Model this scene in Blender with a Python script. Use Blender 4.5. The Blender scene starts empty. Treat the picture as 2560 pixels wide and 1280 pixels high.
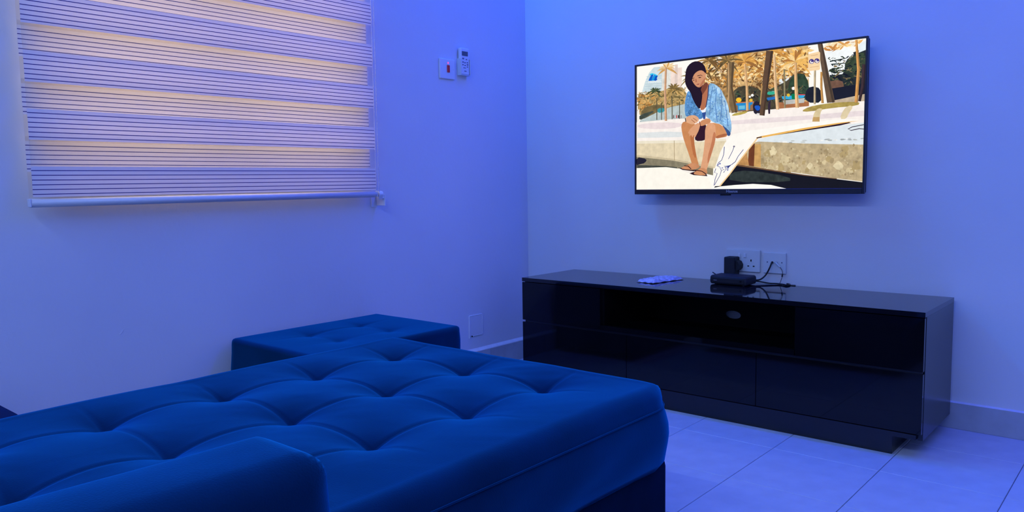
import bpy, bmesh, math, random
from mathutils import Vector, Matrix

# ------------------------------------------------------------------ camera
scene = bpy.context.scene
col = scene.collection
S = 0.88
CAM = Vector((-3.4599 * S, -2.8486 * S, 1.0 * S))
YAW, PITCH, ROLL, FPX = math.radians(40.66), math.radians(5.33), math.radians(-0.86), 1962.0
fwd = Vector((math.cos(YAW) * math.cos(PITCH), math.sin(YAW) * math.cos(PITCH), -math.sin(PITCH)))
rgt0 = Vector((math.sin(YAW), -math.cos(YAW), 0.0))
up0 = rgt0.cross(fwd)
rgt = rgt0 * math.cos(ROLL) + up0 * math.sin(ROLL)
upv = up0 * math.cos(ROLL) - rgt0 * math.sin(ROLL)
cam_data = bpy.data.cameras.new('camera')
cam = bpy.data.objects.new('camera', cam_data)
col.objects.link(cam)
cam.matrix_world = Matrix(((rgt.x, upv.x, -fwd.x, CAM.x), (rgt.y, upv.y, -fwd.y, CAM.y), (rgt.z, upv.z, -fwd.z, CAM.z), (0, 0, 0, 1)))
cam_data.sensor_width = 36.0
cam_data.lens = FPX / 2560.0 * 36.0
cam_data.clip_start = 0.02
scene.camera = cam

# ------------------------------------------------------------------ world and exposure
world = bpy.data.worlds.new('world')
scene.world = world
world.use_nodes = True
world.node_tree.nodes['Background'].inputs[0].default_value = (1.0, 0.80, 0.62, 1)   # hazy warm evening outside the window
world.node_tree.nodes['Background'].inputs[1].default_value = 2.5
vs = scene.view_settings
vs.view_transform = 'Standard'
vs.look = 'None'
vs.exposure = 0.0
vs.gamma = 1.0
vs.use_curve_mapping = False
scene.cycles.max_bounces = 6
scene.cycles.diffuse_bounces = 3
scene.cycles.glossy_bounces = 3
scene.cycles.transmission_bounces = 3
scene.cycles.transparent_max_bounces = 6

# strengths of the blue LED strips that run round the ceiling (built further down)
LED_COLOR = {'left': (0.012, 0.22, 1.0), 'right': (0.006, 0.03, 1.0), 'back': (0.29, 0.44, 1.0)}
LED_POWER = {'left': 150.0, 'right': 106.0, 'back': 166.0}

# ------------------------------------------------------------------ helpers
def lin(c):
    c = c / 255.0
    return c / 12.92 if c <= 0.04045 else ((c + 0.055) / 1.055) ** 2.4

def tag(o, label=None, cat=None, group=None, kind=None):
    if label: o['label'] = label
    if cat: o['category'] = cat
    if group: o['group'] = group
    if kind: o['kind'] = kind
    return o

def empty(name, loc, label, cat, group=None):
    o = bpy.data.objects.new(name, None)
    o.location = loc
    o.empty_display_size = 0.05
    col.objects.link(o)
    return tag(o, label, cat, group)

def add(name, mesh, mat=None, parent=None, loc=None, smooth=False):
    o = bpy.data.objects.new(name, mesh)
    if mat is not None and not mesh.materials: mesh.materials.append(mat)
    if smooth:
        for p in mesh.polygons: p.use_smooth = True
    col.objects.link(o)
    if parent is not None:
        o.parent = parent
        base = Vector((0, 0, 0))
        q = parent
        while q is not None:
            base += q.location
            q = q.parent
        o.location = (Vector(loc) if loc is not None else Vector((0, 0, 0))) - base
    elif loc is not None:
        o.location = loc
    return o

def from_bm(name, bm):
    me = bpy.data.meshes.new(name)
    bm.normal_update()
    bm.to_mesh(me)
    bm.free()
    return me

def box_bm(x0, x1, y0, y1, z0, z1, bev=0.0, seg=2, bm=None):
    own = bm is None
    b = bmesh.new()
    v = [b.verts.new(p) for p in ((x0, y0, z0), (x1, y0, z0), (x1, y1, z0), (x0, y1, z0), (x0, y0, z1), (x1, y0, z1), (x1, y1, z1), (x0, y1, z1))]
    for f in ((3, 2, 1, 0), (4, 5, 6, 7), (0, 1, 5, 4), (1, 2, 6, 5), (2, 3, 7, 6), (3, 0, 4, 7)):
        b.faces.new([v[i] for i in f])
    if bev > 0:
        bmesh.ops.bevel(b, geom=b.edges[:], offset=bev, segments=seg, profile=0.5, affect='EDGES')
    if own: return b
    merge(bm, b)
    return bm

def merge(dst, src):
    m = {}
    for v in src.verts: m[v] = dst.verts.new(v.co)
    for f in src.faces:
        try: dst.faces.new([m[v] for v in f.verts])
        except ValueError: pass
    src.free()

def box(name, x0, x1, y0, y1, z0, z1, mat, parent=None, bev=0.0, seg=2, smooth=False):
    return add(name, from_bm(name, box_bm(min(x0, x1), max(x0, x1), min(y0, y1), max(y0, y1), z0, z1, bev, seg)), mat, parent, None, smooth)

def tube_bm(pts, r, n=8, bm=None, r_end=None):
    b = bm if bm is not None else bmesh.new()
    pts = [Vector(p) for p in pts]
    rings = []
    ref = Vector((0, 0, 1))
    for i, p in enumerate(pts):
        t = (pts[min(i + 1, len(pts) - 1)] - pts[max(i - 1, 0)]).normalized()
        if abs(t.dot(ref)) > 0.95: ref = Vector((1, 0, 0)) if abs(t.x) < 0.9 else Vector((0, 1, 0))
        a = t.cross(ref).normalized()
        c = t.cross(a).normalized()
        rr = r if r_end is None else r + (r_end - r) * i / (len(pts) - 1)
        rings.append([b.verts.new(p + (a * math.cos(2 * math.pi * k / n) + c * math.sin(2 * math.pi * k / n)) * rr) for k in range(n)])
    for i in range(len(rings) - 1):
        for k in range(n):
            b.faces.new((rings[i][k], rings[i][(k + 1) % n], rings[i + 1][(k + 1) % n], rings[i + 1][k]))
    b.faces.new(rings[0][::-1])
    b.faces.new(rings[-1])
    return b

def spline(pts, n=10):
    pts = [Vector(p) for p in pts]
    out = []
    for i in range(len(pts) - 1):
        p0, p1, p2, p3 = pts[max(i - 1, 0)], pts[i], pts[i + 1], pts[min(i + 2, len(pts) - 1)]
        for k in range(n):
            t = k / n
            out.append(0.5 * ((2 * p1) + (p2 - p0) * t + (2 * p0 - 5 * p1 + 4 * p2 - p3) * t * t + (3 * p1 - p0 - 3 * p2 + p3) * t ** 3))
    out.append(pts[-1])
    return out

def text_mesh(body, size):
    cu = bpy.data.curves.new('lettering', 'FONT')
    cu.body = body
    cu.size = size
    cu.resolution_u = 2
    o = bpy.data.objects.new('lettering', cu)
    col.objects.link(o)
    dg = bpy.context.evaluated_depsgraph_get()
    me = bpy.data.meshes.new_from_object(o.evaluated_get(dg))
    bpy.data.objects.remove(o)
    bpy.data.curves.remove(cu)
    me.materials.clear()
    return me

# ------------------------------------------------------------------ materials
def mat(name, color, rough=0.5, spec=0.5, metal=0.0, noise=0.0, nscale=8.0, bump=0.0, bscale=80.0, sheen=0.0, sheen_tint=None, coat=0.0, coords='Object', color2=None):
    m = bpy.data.materials.new(name)
    m.use_nodes = True
    nt = m.node_tree
    b = nt.nodes['Principled BSDF']
    b.inputs['Base Color'].default_value = (*color, 1)
    b.inputs['Roughness'].default_value = rough
    b.inputs['Specular IOR Level'].default_value = spec
    b.inputs['Metallic'].default_value = metal
    b.inputs['Coat Weight'].default_value = coat
    b.inputs['Coat Roughness'].default_value = 0.06
    if sheen:
        b.inputs['Sheen Weight'].default_value = sheen
        b.inputs['Sheen Roughness'].default_value = 0.45
        if sheen_tint: b.inputs['Sheen Tint'].default_value = (*sheen_tint, 1)
    tc = nt.nodes.new('ShaderNodeTexCoord')
    if noise > 0:
        n = nt.nodes.new('ShaderNodeTexNoise')
        n.inputs['Scale'].default_value = nscale
        n.inputs['Detail'].default_value = 3
        nt.links.new(tc.outputs[coords], n.inputs['Vector'])
        mx = nt.nodes.new('ShaderNodeMix')
        mx.data_type = 'RGBA'
        c2 = color2 if color2 else tuple(max(0, c * (1 - noise)) for c in color)
        mx.inputs[6].default_value = (*c2, 1)
        mx.inputs[7].default_value = (*(tuple(min(1, c * (1 + noise * 0.5)) for c in color) if not color2 else color), 1)
        mr = nt.nodes.new('ShaderNodeMapRange')
        mr.inputs['From Min'].default_value = 0.35
        mr.inputs['From Max'].default_value = 0.65
        nt.links.new(n.outputs['Fac'], mr.inputs['Value'])
        nt.links.new(mr.outputs['Result'], mx.inputs[0])
        nt.links.new(mx.outputs[2], b.inputs['Base Color'])
    if bump > 0:
        n2 = nt.nodes.new('ShaderNodeTexNoise')
        n2.inputs['Scale'].default_value = bscale
        n2.inputs['Detail'].default_value = 2
        nt.links.new(tc.outputs[coords], n2.inputs['Vector'])
        bp = nt.nodes.new('ShaderNodeBump')
        bp.inputs['Strength'].default_value = bump
        bp.inputs['Distance'].default_value = 0.004
        nt.links.new(n2.outputs['Fac'], bp.inputs['Height'])
        nt.links.new(bp.outputs['Normal'], b.inputs['Normal'])
    return m

M = {}
M['wall'] = mat('wall_paint', (0.80, 0.80, 0.80), 0.7, 0.25, noise=0.035, nscale=1.6, bump=0.12, bscale=60)
M['ceiling'] = mat('ceiling_paint', (0.82, 0.82, 0.82), 0.8, 0.2)
M['fillet'] = mat('white_plaster_fillet', (0.88, 0.88, 0.88), 0.6, 0.3, noise=0.05, nscale=30)
M['grout'] = mat('grey_grout', (0.34, 0.34, 0.36), 0.9, 0.2, noise=0.1, nscale=30)
M['tile'] = mat('light_floor_tile', (0.66, 0.67, 0.69), 0.42, 0.35, noise=0.06, nscale=14, bump=0.04, bscale=40)
M['skirt'] = mat('grey_skirting_tile', (0.50, 0.52, 0.54), 0.35, 0.4, noise=0.08, nscale=16)
M['fabric'] = mat('blue_velvet', (0.0008, 0.015, 0.048), 0.9, 0.05, noise=0.30, nscale=5.5, bump=0.10, bscale=420, sheen=1.0, sheen_tint=(0.004, 0.34, 0.78))
M['fabric_side'] = mat('blue_velvet_border', (0.001, 0.012, 0.036), 0.9, 0.05, noise=0.2, nscale=9, bump=0.2, bscale=420)
M['fabric_dark'] = mat('dark_navy_fabric', (0.002, 0.015, 0.07), 0.95, 0.1, noise=0.2, nscale=9, bump=0.2, bscale=300)
M['gloss_black'] = mat('black_lacquer', (0.005, 0.005, 0.007), 0.05, 0.35, noise=0.3, nscale=3)
M['gloss_top'] = mat('black_lacquer_top', (0.008, 0.008, 0.010), 0.045, 0.6)
M['carcass'] = mat('black_laminate', (0.010, 0.010, 0.013), 0.22, 0.55, bump=0.03, bscale=30)
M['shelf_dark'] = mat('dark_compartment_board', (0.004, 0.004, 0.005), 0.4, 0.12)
M['black_plastic'] = mat('black_plastic', (0.014, 0.014, 0.018), 0.35, 0.4)
M['matte_plastic'] = mat('matte_black_plastic', (0.02, 0.02, 0.026), 0.6, 0.3, bump=0.05, bscale=300)
M['bezel'] = mat('tv_bezel', (0.012, 0.012, 0.018), 0.3, 0.5)
M['white_plastic'] = mat('white_plastic', (0.82, 0.83, 0.84), 0.3, 0.5)
M['ivory_plastic'] = mat('ivory_plastic', (0.74, 0.77, 0.76), 0.35, 0.45)
M['grey_plastic'] = mat('grey_key_plastic', (0.16, 0.17, 0.24), 0.5, 0.4)
M['lcd'] = mat('lcd_window', (0.10, 0.12, 0.16), 0.2, 0.5)
M['red_plastic'] = mat('red_rocker_plastic', (0.85, 0.02, 0.03), 0.3, 0.5)
M['slot'] = mat('dark_pin_slot', (0.005, 0.005, 0.005), 0.8, 0.1)
M['metal'] = mat('brushed_steel', (0.6, 0.6, 0.62), 0.3, 0.5, 1.0)
M['rail'] = mat('white_aluminium_rail', (0.74, 0.75, 0.78), 0.35, 0.5)
M['end_cap'] = mat('grey_end_cap', (0.25, 0.26, 0.30), 0.5, 0.4)
M['clear'] = mat('frosted_clear_plastic', (0.85, 0.87, 0.92), 0.25, 0.5)
M['chain'] = mat('white_chain_beads', (0.72, 0.74, 0.80), 0.35, 0.5)
M['frame'] = mat('window_frame_white', (0.75, 0.75, 0.75), 0.4, 0.5)
M['print'] = mat('light_print', (0.62, 0.64, 0.68), 0.5, 0.3)
M['cable_white'] = mat('white_cable', (0.78, 0.79, 0.82), 0.4, 0.4)
M['cable_black'] = mat('black_cable', (0.012, 0.012, 0.016), 0.45, 0.4)
M['packet'] = mat('clear_plastic_wrap', (0.62, 0.60, 0.80), 0.12, 0.8, noise=0.35, nscale=45, bump=0.8, bscale=70)
M['packet_in'] = mat('lilac_paper', (0.45, 0.45, 0.62), 0.6, 0.3)
M['sticker'] = mat('white_scuff', (0.95, 0.95, 0.95), 0.7, 0.2)

def emit(name, color, strength):
    m = bpy.data.materials.new(name)
    m.use_nodes = True
    nt = m.node_tree
    nt.nodes.clear()
    e = nt.nodes.new('ShaderNodeEmission')
    e.inputs[0].default_value = (*color, 1)
    e.inputs[1].default_value = strength
    o = nt.nodes.new('ShaderNodeOutputMaterial')
    nt.links.new(e.outputs[0], o.inputs[0])
    return m

M['neon'] = emit('neon_indicator', (1.0, 0.16, 0.75), 0.8)

def glass_mat():
    m = bpy.data.materials.new('window_glass')
    m.use_nodes = True
    nt = m.node_tree
    nt.nodes.clear()
    t = nt.nodes.new('ShaderNodeBsdfTransparent')
    g = nt.nodes.new('ShaderNodeBsdfGlossy')
    g.inputs['Roughness'].default_value = 0.02
    mx = nt.nodes.new('ShaderNodeMixShader')
    mx.inputs[0].default_value = 0.06
    o = nt.nodes.new('ShaderNodeOutputMaterial')
    nt.links.new(t.outputs[0], mx.inputs[1]); nt.links.new(g.outputs[0], mx.inputs[2]); nt.links.new(mx.outputs[0], o.inputs[0])
    return m
M['glass'] = glass_mat()

LINE = 0.0133
def blind_mat(name, sheer):
    m = bpy.data.materials.new(name)
    m.use_nodes = True
    nt = m.node_tree
    nt.nodes.clear()
    L = nt.links.new
    o = nt.nodes.new('ShaderNodeOutputMaterial')
    d = nt.nodes.new('ShaderNodeBsdfDiffuse'); t = nt.nodes.new('ShaderNodeBsdfTranslucent')
    mx = nt.nodes.new('ShaderNodeMixShader')
    L(d.outputs[0], mx.inputs[1]); L(t.outputs[0], mx.inputs[2])
    d.inputs[0].default_value = (0.88, 0.88, 0.90, 1); t.inputs[0].default_value = (0.82, 0.74, 0.62, 1)
    mx.inputs[0].default_value = 0.30
    if sheer:
        tr = nt.nodes.new('ShaderNodeBsdfTransparent'); tr.inputs[0].default_value = (0.93, 0.90, 0.85, 1)
        m2 = nt.nodes.new('ShaderNodeMixShader')
        m2.inputs[0].default_value = 0.90
        L(mx.outputs[0], m2.inputs[1]); L(tr.outputs[0], m2.inputs[2]); L(m2.outputs[0], o.inputs[0])
        return m
    tc = nt.nodes.new('ShaderNodeTexCoord'); sp = nt.nodes.new('ShaderNodeSeparateXYZ')
    L(tc.outputs['Object'], sp.inputs[0])
    def math_n(op, a, b=None):
        n = nt.nodes.new('ShaderNodeMath'); n.operation = op
        if isinstance(a, float): n.inputs[0].default_value = a
        else: L(a, n.inputs[0])
        if b is not None:
            if isinstance(b, float): n.inputs[1].default_value = b
            else: L(b, n.inputs[1])
        return n.outputs[0]
    q = math_n('DIVIDE', sp.outputs[2], LINE)
    dist = math_n('ABSOLUTE', math_n('SUBTRACT', q, math_n('ROUND', q)))
    mask = math_n('MULTIPLY', math_n('LESS_THAN', dist, 0.085), math_n('LESS_THAN', q, 0.5))
    nz = nt.nodes.new('ShaderNodeTexNoise'); nz.inputs['Scale'].default_value = 900
    L(tc.outputs['Object'], nz.inputs['Vector'])
    dk = nt.nodes.new('ShaderNodeBsdfDiffuse'); dk.inputs[0].default_value = (0.05, 0.045, 0.22, 1)
    m3 = nt.nodes.new('ShaderNodeMixShader')
    L(mask, m3.inputs[0]); L(mx.outputs[0], m3.inputs[1]); L(dk.outputs[0], m3.inputs[2])
    L(m3.outputs[0], o.inputs[0])
    return m
M['blind'] = blind_mat('pleated_blind_fabric', False)
M['sheer'] = blind_mat('sheer_blind_mesh', True)

def screen_mat():
    m = bpy.data.materials.new('lit_screen_picture')
    m.use_nodes = True
    nt = m.node_tree
    L = nt.links.new
    b = nt.nodes['Principled BSDF']
    b.inputs['Base Color'].default_value = (0.002, 0.002, 0.002, 1)
    b.inputs['Roughness'].default_value = 0.35
    b.inputs['Specular IOR Level'].default_value = 0.1
    a = nt.nodes.new('ShaderNodeAttribute'); a.attribute_name = 'Col'
    tc = nt.nodes.new('ShaderNodeTexCoord')
    n = nt.nodes.new('ShaderNodeTexNoise'); n.inputs['Scale'].default_value = 55; n.inputs['Detail'].default_value = 4
    L(tc.outputs['Object'], n.inputs['Vector'])
    s = nt.nodes.new('ShaderNodeMath'); s.operation = 'SUBTRACT'; L(n.outputs['Fac'], s.inputs[0]); s.inputs[1].default_value = 0.5
    k = nt.nodes.new('ShaderNodeMath'); k.operation = 'MULTIPLY'; L(s.outputs[0], k.inputs[0]); L(a.outputs['Alpha'], k.inputs[1])
    p = nt.nodes.new('ShaderNodeMath'); p.operation = 'MULTIPLY_ADD'; L(k.outputs[0], p.inputs[0]); p.inputs[1].default_value = 4.0; p.inputs[2].default_value = 1.0
    v = nt.nodes.new('ShaderNodeVectorMath'); v.operation = 'SCALE'; L(a.outputs['Color'], v.inputs[0]); L(p.outputs[0], v.inputs['Scale'])
    L(v.outputs[0], b.inputs['Emission Color'])
    b.inputs['Emission Strength'].default_value = 1.0
    return m
M['screen'] = screen_mat()

# ------------------------------------------------------------------ room shell
RX, RY, RZ = -4.4, -4.2, 2.75          # the room spans x RX..0, y RY..0
WX0, WX1, WZ0, WZ1 = -2.205, -1.030, 0.885, 2.06   # window opening
T = 0.18
bm = bmesh.new()
for a in ((RX - T, WX0, 0, T, -0.1, RZ), (WX1, T, 0, T, -0.1, RZ), (WX0, WX1, 0, T, -0.1, WZ0), (WX0, WX1, 0, T, WZ1, RZ)):
    box_bm(*a, bm=bm)
tag(add('wall_left', from_bm('wall_left', bm), M['wall']), 'white painted wall with the blind-covered window', kind='structure')
tag(box('wall_right', 0, T, RY - T, 0, -0.1, RZ, M['wall']), 'white painted wall carrying the television', kind='structure')
tag(box('wall_back', RX - T, RX, RY - T, 0, -0.1, RZ, M['wall']), kind='structure')
tag(box('wall_near', RX, 0, RY - T, RY, -0.1, RZ, M['wall']), kind='structure')
tag(box('ceiling', RX - T, T, RY - T, T, RZ, RZ + 0.1, M['ceiling']), kind='structure')
floor = tag(box('floor', RX, 0, RY, 0, -0.1, -0.004, M['grout']), 'light grey square floor tiles laid straight', kind='structure')

# floor tiles, each its own piece
TS, GAP = 0.3265, 0.0020
tx0, ty0 = -0.594, -1.517
tile_meshes = {}
def tile(x0, x1, y0, y1):
    w, h = round(x1 - x0, 4), round(y1 - y0, 4)
    if (w, h) not in tile_meshes:
        me = from_bm('tile', box_bm(0, w, 0, h, -0.0039, 0.0, 0.0012, 1))
        me.materials.append(M['tile'])
        tile_meshes[(w, h)] = me
    add('tile', tile_meshes[(w, h)], None, floor, (x0, y0, 0))
i = -14
while i < 4:
    xa, xb = tx0 + i * TS, tx0 + (i + 1) * TS
    i += 1
    xa, xb = max(xa, RX), min(xb, 0.0)
    if xb - xa < 0.02: continue
    for j in range(-10, 6):
        ya, yb = ty0 + j * TS, ty0 + (j + 1) * TS
        ya, yb = max(ya, RY), min(yb, 0.0)
        if yb - ya < 0.02: continue
        tile(xa + GAP / 2, xb - GAP / 2, ya + GAP / 2, yb - GAP / 2)

# skirting tiles with a plaster fillet on top
SK_T, SK_H = 0.012, 0.092
bl = bpy.data.objects.new('baseboard_left', None); col.objects.link(bl); tag(bl, 'grey tiled skirting under the window wall', kind='structure')
br = bpy.data.objects.new('baseboard_right', None); col.objects.link(br); tag(br, 'grey tiled skirting under the television wall', kind='structure')
x = -0.304
edges = [0.0 - SK_T]
while x > RX: edges.append(x); x -= TS
edges.append(RX)
for a, b_ in zip(edges[:-1], edges[1:]):
    box('skirting_tile', b_ + 0.0012, a - 0.0012, -SK_T, 0, 0.0, SK_H, M['skirt'], bl, 0.0012, 1)
y = -0.19
edges = [0.0]
while y > RY: edges.append(y); y -= TS
edges.append(RY)
for a, b_ in zip(edges[:-1], edges[1:]):
    box('skirting_tile', -SK_T, 0, b_ + 0.0012, a - 0.0012, 0.0, SK_H, M['skirt'], br, 0.0012, 1)
def prism(name, pts, axis, a, b_, m, parent):
    bm = bmesh.new()
    f = []
    for t in (a, b_):
        f.append([bm.verts.new((t, p[0], p[1]) if axis == 'x' else (p[0], t, p[1])) for p in pts])
    n = len(pts)
    for k in range(n): bm.faces.new((f[0][k], f[0][(k + 1) % n], f[1][(k + 1) % n], f[1][k]))
    bm.faces.new(f[0][::-1]); bm.faces.new(f[1])
    bmesh.ops.recalc_face_normals(bm, faces=bm.faces)
    return add(name, from_bm(name, bm), m, parent)
prism('plaster_fillet', [(0, SK_H), (-SK_T, SK_H), (-SK_T + 0.001, SK_H + 0.004), (0, SK_H + 0.015)], 'x', RX, 0, M['fillet'], bl)
prism('plaster_fillet', [(0, SK_H), (-SK_T, SK_H), (-SK_T + 0.002, SK_H + 0.001), (0, SK_H + 0.004)], 'y', RY, -SK_T, M['fillet'], br)

# window behind the blind
w1 = bpy.data.objects.new('window_1', None); w1.location = (WX0, 0, WZ0); col.objects.link(w1); tag(w1, 'white framed window hidden behind the striped blind', kind='structure')
fy0, fy1 = 0.09, 0.14
for a in ((WX0, WX0 + 0.04, WZ0, WZ1), (WX1 - 0.04, WX1, WZ0, WZ1)): box('frame_post', a[0], a[1], fy0, fy1, a[2], a[3], M['frame'], w1, 0.003, 1)
for a in ((WZ0, WZ0 + 0.04), (WZ1 - 0.04, WZ1)): box('frame_rail', WX0 + 0.04, WX1 - 0.04, fy0, fy1, a[0], a[1], M['frame'], w1, 0.003, 1)
xm = (WX0 + WX1) / 2
box('mullion', xm - 0.02, xm + 0.02, fy0, fy1, WZ0 + 0.04, WZ1 - 0.04, M['frame'], w1, 0.003, 1)
for a in ((WX0 + 0.04, xm - 0.02), (xm + 0.02, WX1 - 0.04)): box('pane', a[0], a[1], 0.112, 0.117, WZ0 + 0.04, WZ1 - 0.04, M['glass'], w1)

# ------------------------------------------------------------------ LED strips round the ceiling
def led(side, p0, p1, label, aim):
    p0, p1 = Vector(p0), Vector(p1)
    r = empty('led_strip', (p0 + p1) / 2, label, 'light', 'blue LED strips round the ceiling')
    bm = bmesh.new()
    d = (p1 - p0).normalized(); aim = Vector(aim).normalized(); sd = d.cross(aim).normalized()
    def prof(w, o0, o1, b):
        q = []
        for p in (p0, p1): q.append([b.verts.new(p + sd * s * w + aim * o) for s, o in ((-1, o0), (1, o0), (1, o1), (-1, o1))])
        for k in range(4): b.faces.new((q[0][k], q[0][(k + 1) % 4], q[1][(k + 1) % 4], q[1][k]))
        b.faces.new(q[0][::-1]); b.faces.new(q[1])
    prof(0.02, -0.015, 0.0, bm)
    bmesh.ops.recalc_face_normals(bm, faces=bm.faces)
    add('profile', from_bm('profile', bm), M['rail'], r)
    bm = bmesh.new()
    v = [bm.verts.new(p + sd * s * 0.018 + aim * 0.001) for p, s in ((p0, -1), (p0, 1), (p1, 1), (p1, -1))]
    f = bm.faces.new(v)
    bm.normal_update()
    if f.normal.dot(aim) < 0: f.normal_flip()
    add('diffuser', from_bm('diffuser', bm), emit('led_' + side, LED_COLOR[side], LED_POWER[side]), r)
led('left', (-1.6, -0.035, 2.66), (-0.5, -0.035, 2.66), 'blue LED strip high on the window wall', (0.25, -0.6, -1))
led('right', (-0.30, -0.45, 2.70), (-0.30, -3.8, 2.70), 'blue LED strip on the ceiling along the television wall', (-0.15, 0, -1))
led('back', (-4.1, -0.5, 2.70), (-4.1, -3.7, 2.70), 'paler LED strip on the ceiling opposite the television', (0.15, 0, -1))

# ------------------------------------------------------------------ cushions
def axis_coords(a, b_, step, re):
    pts = [a + re * t for t in (0, 0.06, 0.16, 0.3, 0.5, 0.75)]
    n = max(2, int((b_ - a - 2 * re) / step))
    pts += [a + re + (b_ - a - 2 * re) * k / n for k in range(n + 1)]
    pts += [b_ - re * t for t in (0.75, 0.5, 0.3, 0.16, 0.06, 0)]
    return pts

def cushion(name, x0, x1, y0, y1, z0, z1, rc, re, tx, ty, depth, groove, step, seed=1, crown=0.0, wrinkle=0.003, rad=0.075, bulge=0.008, sag=0.0):
    rnd = random.Random(seed)
    ph = [(rnd.uniform(5, 16), rnd.uniform(5, 16), rnd.uniform(0, 6.3)) for _ in range(7)]
    X, Y = axis_coords(x0, x1, step, re), axis_coords(y0, y1, step, re)
    bm = bmesh.new()
    grid = []
    for xx in X:
        row = []
        for yy in Y:
            px, py = xx, yy
            ex, ey = min(xx - x0, x1 - xx), min(yy - y0, y1 - yy)
            if ex < rc and ey < rc:
                a, b_ = 1 - ex / rc, 1 - ey / rc
                cx = x0 + rc if xx - x0 < x1 - xx else x1 - rc
                cy = y0 + rc if yy - y0 < y1 - yy else y1 - rc
                sx, sy = (-1 if cx < xx + 1e-9 and xx - x0 >= x1 - xx else 1), (-1 if yy - y0 >= y1 - yy else 1)
                sx = -1 if xx - x0 < x1 - xx else 1
                sy = -1 if yy - y0 < y1 - yy else 1
                px = cx + sx * rc * a * math.sqrt(1 - b_ * b_ / 2)
                py = cy + sy * rc * b_ * math.sqrt(1 - a * a / 2)
            e = min(ex, ey)
            z = z1
            if e < re: z -= re - math.sqrt(max(0, re * re - (re - e) ** 2))
            fade = min(1.0, e / (re * 1.3))
            dd = 0.0
            for qx in tx:
                if abs(px - qx) > 0.36: continue
                for qy in ty:
                    r2 = math.hypot(px - qx, py - qy)
                    if r2 < 0.36: dd += math.exp(-r2 / rad)
            dz = -depth * min(1.15, dd)
            g = 0.0
            for qx in tx: g = max(g, math.exp(-((px - qx) / 0.005) ** 2))
            for qy in ty: g = max(g, math.exp(-((py - qy) / 0.005) ** 2))
            gx = min(px - min(tx), max(tx) - px) if tx else 0
            gy = min(py - min(ty), max(ty) - py) if ty else 0
            dz -= groove * g * max(0.0, min(1.0, 1.0 + min(gx, gy) / 0.16))
            w = sum(math.sin(a * px + b_ * py + c) for a, b_, c in ph) / 7.0
            w2 = sum(math.sin(3.1 * a * px + 2.3 * b_ * py + 2 * c + 1.5 * math.sin(b_ * px)) for a, b_, c in ph) / 7.0
            dz += wrinkle * w + wrinkle * 0.45 * w2 * abs(w2)
            u, v = (px - x0) / (x1 - x0), (py - y0) / (y1 - y0)
            dz += crown * (16 * u * (1 - u) * v * (1 - v))
            row.append(bm.verts.new((px, py, z + dz * fade)))
        grid.append(row)
    nx, ny = len(X), len(Y)
    for i in range(nx - 1):
        for j in range(ny - 1):
            bm.faces.new((grid[i][j], grid[i + 1][j], grid[i + 1][j + 1], grid[i][j + 1]))
    loop = [grid[i][0] for i in range(nx)] + [grid[nx - 1][j] for j in range(1, ny)] + [grid[i][ny - 1] for i in range(nx - 2, -1, -1)] + [grid[0][j] for j in range(ny - 2, 0, -1)]
    loop = loop[::2]
    # side wall (own ring of vertices welded to the rim)
    full = [grid[i][0] for i in range(nx)] + [grid[nx - 1][j] for j in range(1, ny)] + [grid[i][ny - 1] for i in range(nx - 2, -1, -1)] + [grid[0][j] for j in range(ny - 2, 0, -1)]
    n = len(full)
    nor = []
    for k in range(n):
        t = full[(k + 1) % n].co - full[(k - 1) % n].co
        nor.append(Vector((t.y, -t.x, 0)).normalized())
    prev = full
    K = 7
    ztop = z1 - re
    for q in range(1, K + 1):
        t = q / K
        ring = []
        for k in range(n):
            p = full[k].co
            wob = 0.0025 * math.sin(k * 0.13 + q)
            zz = ztop + (z0 - ztop) * t - sag * t * (0.5 + 0.5 * math.sin(p.x * 7 + p.y * 5))
            off = bulge * math.sin(math.pi * min(1, t * 0.97 + 0.03)) + wob * math.sin(math.pi * t) - (0.012 if q == K else 0)
            ring.append(bm.verts.new((p.x + nor[k].x * off, p.y + nor[k].y * off, zz)))
        for k in range(n):
            bm.faces.new((prev[(k + 1) % n], prev[k], ring[k], ring[(k + 1) % n]))
        prev = ring
    bm.faces.new(prev)
    return from_bm(name, bm)

def rim_path(x0, x1, y0, y1, rc, z, off=0.0, n=8):
    pts = []
    for cx, cy, a0 in ((x1 - rc, y1 - rc, 0), (x0 + rc, y1 - rc, 90), (x0 + rc, y0 + rc, 180), (x1 - rc, y0 + rc, 270)):
        for k in range(n + 1):
            a = math.radians(a0 + 90 * k / n)
            pts.append((cx + (rc + off) * math.cos(a), cy + (rc + off) * math.sin(a), z))
    pts.append(pts[0])
    return pts

# the large tufted ottoman in the foreground
OX0, OX1, OY0, OY1 = -3.02, -1.428, -1.628, -0.622
ott = empty('tufted_ottoman', ((OX0 + OX1) / 2, (OY0 + OY1) / 2, 0), 'large deep-buttoned blue velvet ottoman filling the foreground', 'ottoman')
TX = [-1.605, -1.868, -2.128, -2.392, -2.650, -2.90]
TY = [-0.825, -1.100, -1.362]
add('cushion', cushion('cushion', OX0, OX1, OY0, OY1, 0.225, 0.410, 0.105, 0.042, TX, TY, 0.038, 0.0042, 0.0065, 3, 0.006, 0.006, 0.066, 0.014, 0.014), M['fabric'], ott, None, True)
add('piping', from_bm('piping', tube_bm(rim_path(OX0, OX1, OY0, OY1, 0.105, 0.366, 0.0028), 0.0018, 6)), M['fabric'], ott, None, True)
box('base', OX0 + 0.02, OX1 - 0.016, OY0 + 0.018, OY1 - 0.02, 0.03, 0.232, M['fabric_side'], ott, 0.02, 3, True)
for fx in (OX0 + 0.12, OX1 - 0.12):
    for fy in (OY0 + 0.12, OY1 - 0.12): add('foot', from_bm('foot', tube_bm([(fx, fy, 0.0), (fx, fy, 0.035)], 0.025, 12)), M['black_plastic'], ott)

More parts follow.
